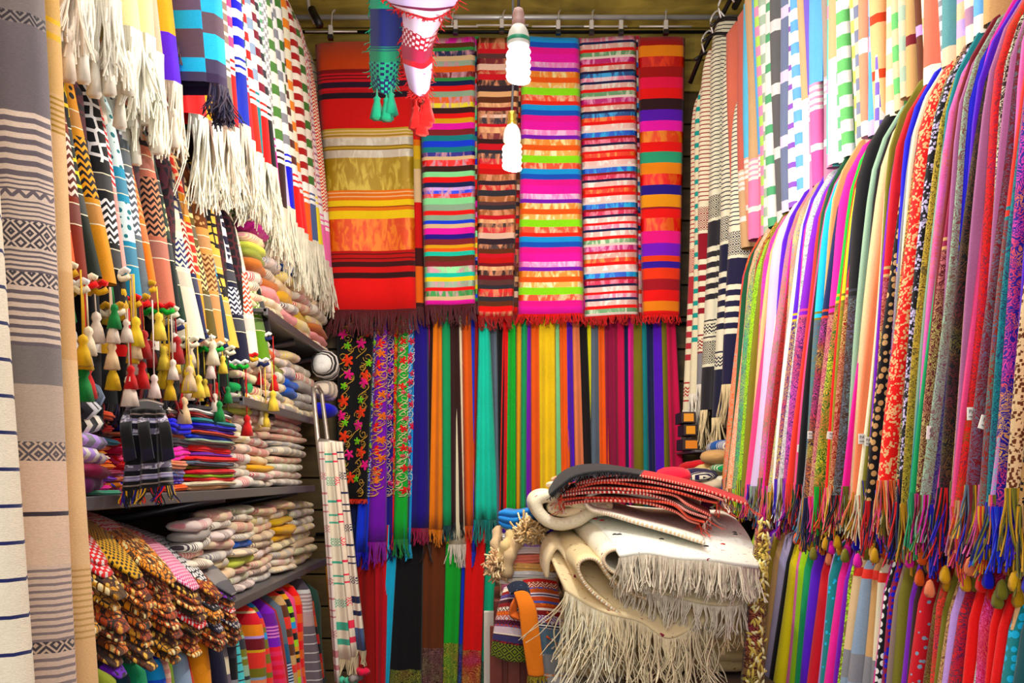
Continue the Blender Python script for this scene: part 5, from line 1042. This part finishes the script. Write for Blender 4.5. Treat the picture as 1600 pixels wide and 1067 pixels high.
# ---- pastel stack, kilims and strap beside the rugs
Ys = 2.62
cr_ = boxm('wooden_stool', P(772, 0, 2.72)[:1]+(2.52, .006), P(868, 0, 2.6)[:1]+(2.84, 1.150), PM('red_brown_wood', '5a2018', .6, noise=.25), None, .004); tag(cr_, 'red-brown wooden stand under the kilims, seen below them', 'stand')
for k in range(4): b = boxm('slat', (-.10+k*.05, -.168, -.56), (-.065+k*.05, -.158, .5), PM('red_brown_slat', '6a2c20', .55, noise=.2), cr_, .002)
PST = [(.014, 'cream'), (.024, 'f08cae', 'plain', 'pink', 'bright pink'), (.019, 'offwhite'), (.019, 'f2ecf4', 'plain', 'white', 'pale white'), (.024, 'e8b878', 'plain', 'tan', 'apricot'), (.026, 'f08a78', 'plain', 'salmon', 'salmon pink'), (.022, 'f0dcd8', 'plain', 'white', 'blush white'), (.014, 'lilac'), (.026, 'f4ecf0', 'plain', 'white', 'milk white'), (.016, 'violet')]
z = 1.152
for k, it in enumerate(PST):
    h = it[0]; w_ = nice(it[1]) if it[1] in PAL else it[4]; o = folded(0, .2, 0, .165-.002*k, 0, h, it[1], 50+k, None, 'plain', 'folded_scarf')
    o.location = (.085+.004*math.sin(k*2), 2.66, z); o.rotation_euler = (0, 0, -math.pi/2); z += h*.97
    b = (nice(PST[k-1][1]) if PST[k-1][1] in PAL else PST[k-1][4]) if k else None; a = (nice(PST[k+1][1]) if PST[k+1][1] in PAL else PST[k+1][4]) if k+1 < len(PST) else None
    tag(o, f'folded {w_} scarf in the pastel stack beside the rugs, '+(f'over the {b} one' if b else 'lowest'), 'folded cloth', 'folded scarves in the pastel stack')
o = folded(0, .16, 0, .10, 0, .055, '3c7cc0', 77, None, 'plain', 'folded_scarf'); o.location = (.055, 2.62, z); o.rotation_euler = (0, 0, -math.pi/2-.1); tag(o, 'folded cornflower blue scarf topmost on the pastel stack', 'folded cloth')
def bobble(name, p, n, R, c, lab):
    e_ = empty(name); tag(e_, lab, 'tassel'); paths = []
    for i in range(n):
        d = NR.normal(0, 1, 3); d /= np.linalg.norm(d); a = np.array(p)+d*R*.4; paths.append(catmull([a, a+d*R*.5+NR.normal(0, .004, 3), a+d*R*.7+NR.normal(0, .01, 3)], 5))
    tubes('yarn', paths, .003, CM('plain'), e_, 4, [(c if i % 2 else 'e0c8a0') for i in range(n)])['kind'] = 'stuff'
bobble('yarn_tassel', P(822, 830, 2.5), 120, .03, 'c8a878', 'straw coloured yarn tassel on the pastel stack'); bobble('yarn_tassel', P(838, 832, 2.52), 120, .028, 'b89464', 'sandy yarn tassel beside the cream rug fold'); bobble('yarn_tassel', P(782, 884, 2.58), 200, .042, 'd0a884', 'shaggy beige yarn tassel hanging at the pastel stack side')
for k, c_ in enumerate([[(792, 820, 2.6), (800, 835, 2.56), (790, 855, 2.55), (782, 875, 2.57)], [(782, 828, 2.66), (776, 850, 2.62), (786, 868, 2.6), (790, 892, 2.6)], [(800, 824, 2.58), (808, 845, 2.55), (796, 870, 2.54), (792, 900, 2.55)]]):
    o = tubes('twisted_shawl', [catmull([P(*a) for a in c_], 14)], [np.linspace(.02, .016, 14)*(1+.2*np.sin(np.arange(14)*1.7))], CM('plain'), None, 10, ['d8c090', 'bfa888', 'cdb490'][k]); tag(o, ['straw beige shawl twisted down the side of the pastel stack', 'grey-beige shawl twisted behind the straw one', 'sand shawl twisted nearest the pastel scarves'][k], 'shawl')
def kil(seed, n): 
    r = random.Random(seed); pal = ['7a1820', '2a1840', 'e07820', 'c8b8c0', '8c2028', '343058', 'b04a20', 'd8c8b8', '5c2040', '4858a0', 'e8d8c8', '3a1420', 'a8501c']; out = []; last = None
    for k in range(n):
        c = r.choice([x for x in pal if x != last]); last = c; out.append((r.uniform(.006, .02), c, r.choice(['plain', 'bands', 'jacquard', 'diamond']), r.choice(pal)))
    return out
o, G = sheet('kilim', [[(788, 918, 2.50), (806, 912, 2.48), (826, 916, 2.47)], [(778, 950, 2.47), (802, 948, 2.45), (836, 955, 2.46)], [(770, 990, 2.46), (800, 994, 2.44), (836, 1000, 2.45)], [(766, 1024, 2.46), (798, 1034, 2.44), (834, 1034, 2.45)]], 40, 12, 'maroon', thick=.008, bands=kil(3, 18)+[(.06, '6a7428', 'diamond', '1c1c10')])
tag(o, 'patterned kilim with maroon, violet and white bands hanging over the stand', 'kilim')
o, G = sheet('kilim', [[(816, 906, 2.50), (842, 904, 2.49), (870, 908, 2.49)], [(824, 940, 2.46), (850, 940, 2.45), (876, 944, 2.46)], [(834, 985, 2.45), (858, 988, 2.44), (884, 992, 2.45)], [(838, 1040, 2.45), (866, 1044, 2.44), (892, 1048, 2.45)], [(836, 1090, 2.46), (866, 1092, 2.45), (896, 1092, 2.46)]], 50, 14, 'maroon', thick=.008, bands=[(.02, 'b01828'), (.02, '8c3a18', 'diamond', 'e0c0b0')]+kil(5, 9)+[(.025, 'c8c8d8', 'diamond', '8a3a70'), (.02, '2a2440', 'bands', 'white'), (.10, '5a7080', 'fleck', 'e06838'), (.08, '8a8a8c', 'fleck', 'f0e0d8')]+kil(9, 8))
tag(o, 'kilim with a slate arrow field beside the cream fringe', 'kilim')
for k in range(2):
    for sgn, cc in ((1, 'e0d4c8'), (-1, 'd85c30')):
        a = [(858+sgn*4, 958+k*38+sgn*2, 2.43), (868+sgn*4, 966+k*38+sgn*2, 2.43), (858+sgn*4, 974+k*38+sgn*2, 2.43)]; tubes('arrow_motif', [[P(*x) for x in a]], .0035, CM('plain'), o, 4, cc)
o, G = sheet('mustard_strap', [[(802, 925, 2.43), (816, 922, 2.428), (826, 926, 2.43)], [(810, 950, 2.41), (824, 946, 2.408), (838, 950, 2.41)], [(814, 985, 2.402), (828, 982, 2.40), (843, 985, 2.404)], [(820, 1025, 2.40), (834, 1025, 2.402), (848, 1024, 2.40)], [(825, 1056, 2.402), (838, 1058, 2.40), (851, 1056, 2.404)]], 20, 7, 'd87c10', 'plain', 'amber', thick=.006)
tag(o, 'mustard orange woollen strip hanging down in front of the kilims', 'cloth'); fringe('fringe', edge_pts(G[-1], 24), .02, .003, C('8a7a30'), o, sway=.006)
o, G = sheet('mustard_strap', [[(806, 930, 2.44), (798, 945, 2.43), (796, 962, 2.43), (808, 968, 2.42), (820, 972, 2.42)], [(818, 934, 2.45), (808, 948, 2.44), (808, 956, 2.44), (816, 958, 2.43), (826, 960, 2.43)]], 8, 16, 'b85c10', 'plain', 'amber', thick=.01); tag(o, 'looped burnt orange woollen strip tucked behind the mustard one', 'cloth')
o, G = sheet('denim_cloth', [[(792, 916, 2.46), (806, 908, 2.45), (822, 912, 2.45), (828, 930, 2.44)], [(798, 930, 2.44), (810, 924, 2.43), (820, 926, 2.43), (824, 940, 2.43)]], 10, 16, '1c2438', 'fleck', 'bluegrey', thick=.012); tag(o, 'dark denim blue cloth folded on top of the kilims', 'cloth')
o = boxm('card_panel', (P(756, 0, 2.7)[0], 2.70, .006), (P(775, 0, 2.7)[0], 2.72, 1.09), PM('white_card', 'e8e2da', .6, noise=.04), None, .002); tag(o, 'narrow white card panel standing beside the kilim stand', 'panel')

# ---- brown and cream leafy hanging at the right of the pile
o, G = wall_cloth('leafy_hanging', 1184, 1202, 826, 1154, 1196, 1140, 2.22, [(1, '4a1c20', 'paisley', 'b89850')], folds=.8, amp=.012, base=20); tag(o, 'maroon hanging covered in golden leaves between the pile and the low scarves', 'hanging')
paths = []; r = random.Random(4)
for k in range(150):
    i = r.uniform(0, len(G)-2); j = r.uniform(.5, G.shape[1]-1.5); q = G[int(i), int(j)]; a = r.uniform(.2, 1.4)*r.choice([-1, 1]); l = r.uniform(.008, .016)
    p0 = q+[0, -.005, r.uniform(-.02, .02)]; paths.append(catmull([p0-[l*math.cos(a)*.6, 0, l*math.sin(a)], p0+[0, -.003, .002], p0+[l*math.cos(a)*.6, 0, l*math.sin(a)]], 5))
tubes('leaf_stitching', paths, [[.001, .003, .0036, .003, .001]]*len(paths), CM('plain'), o, 5, ['d0b868' if i % 3 else 'ece0b0' for i in range(len(paths))])['kind'] = 'stuff'

# ---- dark corner between the back wall and the right row
o = boxm('corner_shelf', (P(1062, 0, 3.8)[0], 3.5, Zp(704, 3.6)-.01), (1.2, 3.9, Zp(704, 3.6)), gshelf, None, .002); tag(o, 'small dark shelf in the right back corner under the striped towels', 'shelf')
for k, (px, py, ww, hh, c) in enumerate(((1072, 655, 22, 14, 'f0a050'), (1075, 676, 20, 18, 'e8a030'), (1076, 696, 26, 18, 'f0903c'))):
    Y = 3.62; x, _, z = P(px, py, Y); wx = ww*Y/F; hz = hh*Y/F; zb_ = Zp(704, 3.6)+sum([0, .058, .108][3-1-k:3-k])+.001
    b = boxm('small_box', (x-wx/2, Y-.05, zb_), (x+wx/2, Y+.08, zb_+.045), PM('box_dark', '2a1c1c', .5), None, .002); tag(b, ['topmost small box with a pale orange label in the right back corner', 'small box with a gold label in the middle of the corner shelf', 'lowest small box with an orange and white label on the corner shelf'][k], 'box')
    boxm('box_label', (-wx*.35, -.067, -.016), (wx*.35, -.0655, .016), PM('lab'+c, c, .5), b)
CR = [((1108, 712), 'tan', .05), ((1120, 700), '2c5ca8', .05), ((1121, 717), '3c5c50', .045), ((1121, 733), '2c9a60', .04), ((1100, 735), 'e8d49c', .055), ((1088, 748), 'e8c8a0', .05), ((1098, 760), 'd8c8b0', .055), ((1112, 770), 'cfc8b4', .05), ((1084, 728), 'c02838', .05), ((1078, 745), '241c48', .05), ((1070, 770), '3a1c44', .05), ((1094, 790), '5a1c38', .05), ((1122, 750), 'e0dccc', .05), ((1125, 785), 'a8b048', .04)]
CN = ['tan', 'medium blue', 'dark green-grey', 'bright green', 'pale yellow', 'peach', 'greyish cream', 'silver cream', 'cherry red', 'dark indigo', 'dark purple', 'dark wine', 'milky white', 'yellow-green']
for k, ((px, py), c, h) in enumerate(CR):
    p = P(px, py, 3.25+(k % 3)*.06); o = roll(p[0]+.03, p[1], p[2], .16, h, .12, [c, 'f0e4d0' if k % 2 else c], 120+k, yaw=.5*(k % 3)-.3, kind='bands'); tag(o, f'{CN[k]} bundle heaped in the dark corner beyond the red rugs', 'bundle', 'bundles heaped in the right back corner')
o = boxm('side_cabinet', (P(1066, 0, 3.6)[0], 3.12, .006), (1.2, 3.5, Zp(800, 3.2)), PM('cabinet_dark', '1c1416', .7, noise=.2), None, .004); tag(o, 'dark low cabinet under the heaped bundles in the corner', 'cabinet')

# ---- pale towels leaning on the end of the shelves
rk = empty('towel_rack'); tag(rk, 'worn metal rack whose poles rise beside the leaning cream towels', 'rack'); wm = PM('worn_steel', 'b8b0a8', .4, .7, noise=.35, nscale=60)
Yr = 3.16
for pts, rr in (([(489, 606, Yr+.12), (497, 690, Yr+.06), (520, 900, Yr+.02), (533, 1090, Yr)], .009), ([(502, 612, Yr+.2), (512, 690, Yr+.12)], .008), ([(489, 608, Yr+.12), (496, 604, Yr+.14), (502, 613, Yr+.2)], .008)): tubes('pole', [catmull([P(*a) for a in pts], 14)], rr, wm, rk, 8)
tubes('rail', [[P(497, 688, Yr-.01), P(538, 694, Yr+.01)]], .008, wm, rk, 8)
TWB = lambda a, l, L: [(.04, a), (.006, l), (.02, a), (.006, l), (.05, a), (.03, a, 'diamond', l), (.05, a), (.008, l)]*int(L/.2)+[(.02, l), (.03, a), (.02, l), (.05, a)]
LT = [(497, 507, 522, 531, 1066, 'e6dcd6', 'c08088', 'thin grey-pink towel at the far edge of the leaning towels', 0), (504, 519, 527, 553, 1030, 'f0e2ce', '50a890', 'cream towel with teal dashes, widest of the leaning ones', 6), (517, 526, 549, 559, 1026, 'eedccb', 'e04860', 'cream towel with red dashes next to the teal-dashed one', 4), (524, 534, 557, 571, 1016, 'f2dfd0', '20244c', 'cream towel with navy dashes, nearest the crimson scarf', 4)]
for k, (a, b, c0, d, yb, c, l, lab, _) in enumerate(LT):
    Y = Yr-.02-.006*k; L = (yb-690)*Y/F
    o, G = wall_cloth('leaning_towel', a, b, 690, c0, d, yb, Y, TWB(c, l, L)+([(.09, 'steel')] if k == 3 else []), folds=.8, amp=.010, n=9, base=14); tag(o, lab, 'towel', 'pale towels leaning by the shelf end')
    if k: fringe('fringe', edge_pts(G[-1], 18), .06, .0024, C('d8c8a8'), o, sway=.008, clump=4)
    if k:
        for q_ in range(3): lathe('pompon', [(.001, .014), (.010, .009), (.014, 0), (.010, -.010), (.001, -.014)], CM('plain'), tuple(G[-1][2+3*q_]-[0, 0, .075]), o, 8, 4, ['', '5cc0a0', '9a9494', 'e03058'][k])
o = tubes('wooden_pole', [[P(513, 885, 3.4), P(531, 1100, 3.3)]], .012, PM('mustard_wood', 'b87820', .5, noise=.15), None, 8); tag(o, 'mustard coloured wooden pole standing behind the leaning towels', 'pole')

# ---- lamps
white_m = PM('white_plastic', 'c4c4be', .35); green_m = PM('green_band', '1c7a5c', .4); brass = PM('brass', 'b89a50', .3, .9); cordm = PM('cord', '3a3838', .6)
def cfl(px, py, Y, s, socket, lab, col, es):
    x, _, z = P(px, py, Y); e_ = empty('light_bulb'); tag(e_, lab, 'light bulb', 'hanging energy-saving bulbs')
    em = PM('lit_tube'+lab[:5], col, .3, emit=es)
    t = np.linspace(0, 4*2*np.pi, 110); R = .0205*s+0*t; hel = np.stack([x+R*np.cos(t), Y+R*np.sin(t), z-.030*s+.060*s*t/t[-1]], 1); tubes('coil', [hel], .0066*s, em, e_, 8)
    lathe('coil_core', [(.001, -.028*s), (.012*s, -.024*s), (.011*s, .028*s), (.009*s, .042*s)], em, (x, Y, z), e_, 12)
    lathe('base', [(.010*s, .0395*s), (.0215*s, .041*s), (.0245*s, .044*s), (.0250*s, .049*s), (.0245*s, .055*s), (.0238*s, .064*s), (.0205*s, .076*s), (.014*s, .087*s), (.010*s, .090*s)], white_m, (x, Y, z), e_, 24)
    if socket == 'band': lathe('green_band', [(.0252*s, .050*s), (.0256*s, .051*s), (.0252*s, .058*s), (.0246*s, .059*s)], green_m, (x, Y, z), e_, 24)
    lathe('socket', [(.0115*s, .085*s), (.014*s, .088*s), (.014*s, .100*s), (.012*s, .103*s), (.0135*s, .112*s), (.010*s, .124*s), (.003*s, .128*s)], PM('taupe_plastic', '9a7c78', .5) if socket == 'band' else brass, (x, Y, z), e_, 16)
    o = tubes('cord', [catmull([(x, Y, z+.126*s), (x+.004, Y, z+.3), (x-.003, Y, 3.1 if z < 3 else 3.3), (x, Y, 3.62)], 12)], .0035, cordm, e_, 6)
cfl(810, 103, 2.0, 1.02, 'band', 'upper spiral light bulb with a green-banded white base', (.92, .96, 1), 7)
cfl(800, 246, 2.4, .98, 'brass', 'lower warm spiral light bulb in a brass socket', (1, .80, .5), 7)

# ---- two headscarves hanging from the ceiling
o, G = sheet('hanging_headscarf', [[(574, -60, 2.75), (594, -60, 2.70), (615, -60, 2.72), (640, -60, 2.76)], [(578, 0, 2.75), (596, 0, 2.70), (616, 0, 2.72), (640, 0, 2.76)], [(579, 60, 2.76), (596, 60, 2.71), (612, 60, 2.73), (628, 60, 2.76)], [(578, 105, 2.76), (594, 108, 2.72), (610, 108, 2.73), (622, 105, 2.75)], [(584, 138, 2.76), (596, 146, 2.73), (606, 148, 2.73), (616, 142, 2.75)]], 40, 20, '0c2260', thick=.006,
    bands=[(.12, '0c2260'), (.035, '109070'), (.10, '0c2260'), (.004, '109070'), (.02, '0c2260'), (.05, '107858', 'bands', '0c2260'), (.05, '109070', 'hound', '0c1c4c'), (.05, '0c1c50', 'hound', '18a080')])
tag(o, 'navy and green headscarf hanging from the ceiling before the rust shawl', 'headscarf')
for (e_, nm) in ((G[:, 0], 'trim'), (G[:, -1], 'trim')): fringe('trim', edge_pts(e_, 70), .015, .003, C('128a68'), o, sway=.012)
for px, py in ((589, 160), (604, 162), (611, 154)): p = P(px, py, 2.73); lathe('tassel', [(.002, .04), (.003, .02), (.010, .012), (.008, .004), (.014, -.02), (.02, -.05), (.001, -.052)], CM('plain'), p, o, 14, 6, '109070')
o, G = sheet('hanging_headscarf', [[(596, -60, 2.68), (640, -60, 2.62), (690, -60, 2.62), (735, -60, 2.66)], [(600, -6, 2.68), (640, 0, 2.62), (680, 0, 2.62), (716, 0, 2.66)], [(628, 22, 2.68), (648, 34, 2.62), (672, 44, 2.62), (694, 24, 2.66)], [(628, 80, 2.70), (645, 84, 2.64), (662, 88, 2.64), (676, 70, 2.67)], [(632, 105, 2.70), (645, 112, 2.65), (660, 116, 2.65), (675, 108, 2.67)], [(640, 138, 2.70), (650, 148, 2.66), (660, 151, 2.66), (670, 140, 2.68)]], 44, 20, 'b8a8d8', thick=.006,
    bands=[(.08, 'c4b6e4'), (.02, '8c1c40'), (.06, 'c8bce8'), (.004, '6a1c40'), (.02, 'e4daf6'), (.012, 'a82038'), (.05, 'dcd0ee'), (.05, 'a01c3c', 'hound', 'e8dcf0'), (.05, '9c3450'), (.02, 'c82440'), (.09, 'ccc0ea')])
tag(o, 'white and crimson headscarf hanging from the ceiling beside the navy one', 'headscarf')
for e_ in (G[:, 0], G[:, -1], G[-1], G[14]): fringe('trim', edge_pts(e_, 80), .014, .003, C('c41434'), o, sway=.012)
for px, py in ((650, 175), (658, 184), (668, 165), (664, 172)): p = P(px, py, 2.67); lathe('tassel', [(.002, .04), (.003, .02), (.010, .012), (.008, .004), (.014, -.02), (.02, -.05), (.001, -.052)], CM('plain'), p, o, 14, 6, 'd81430')
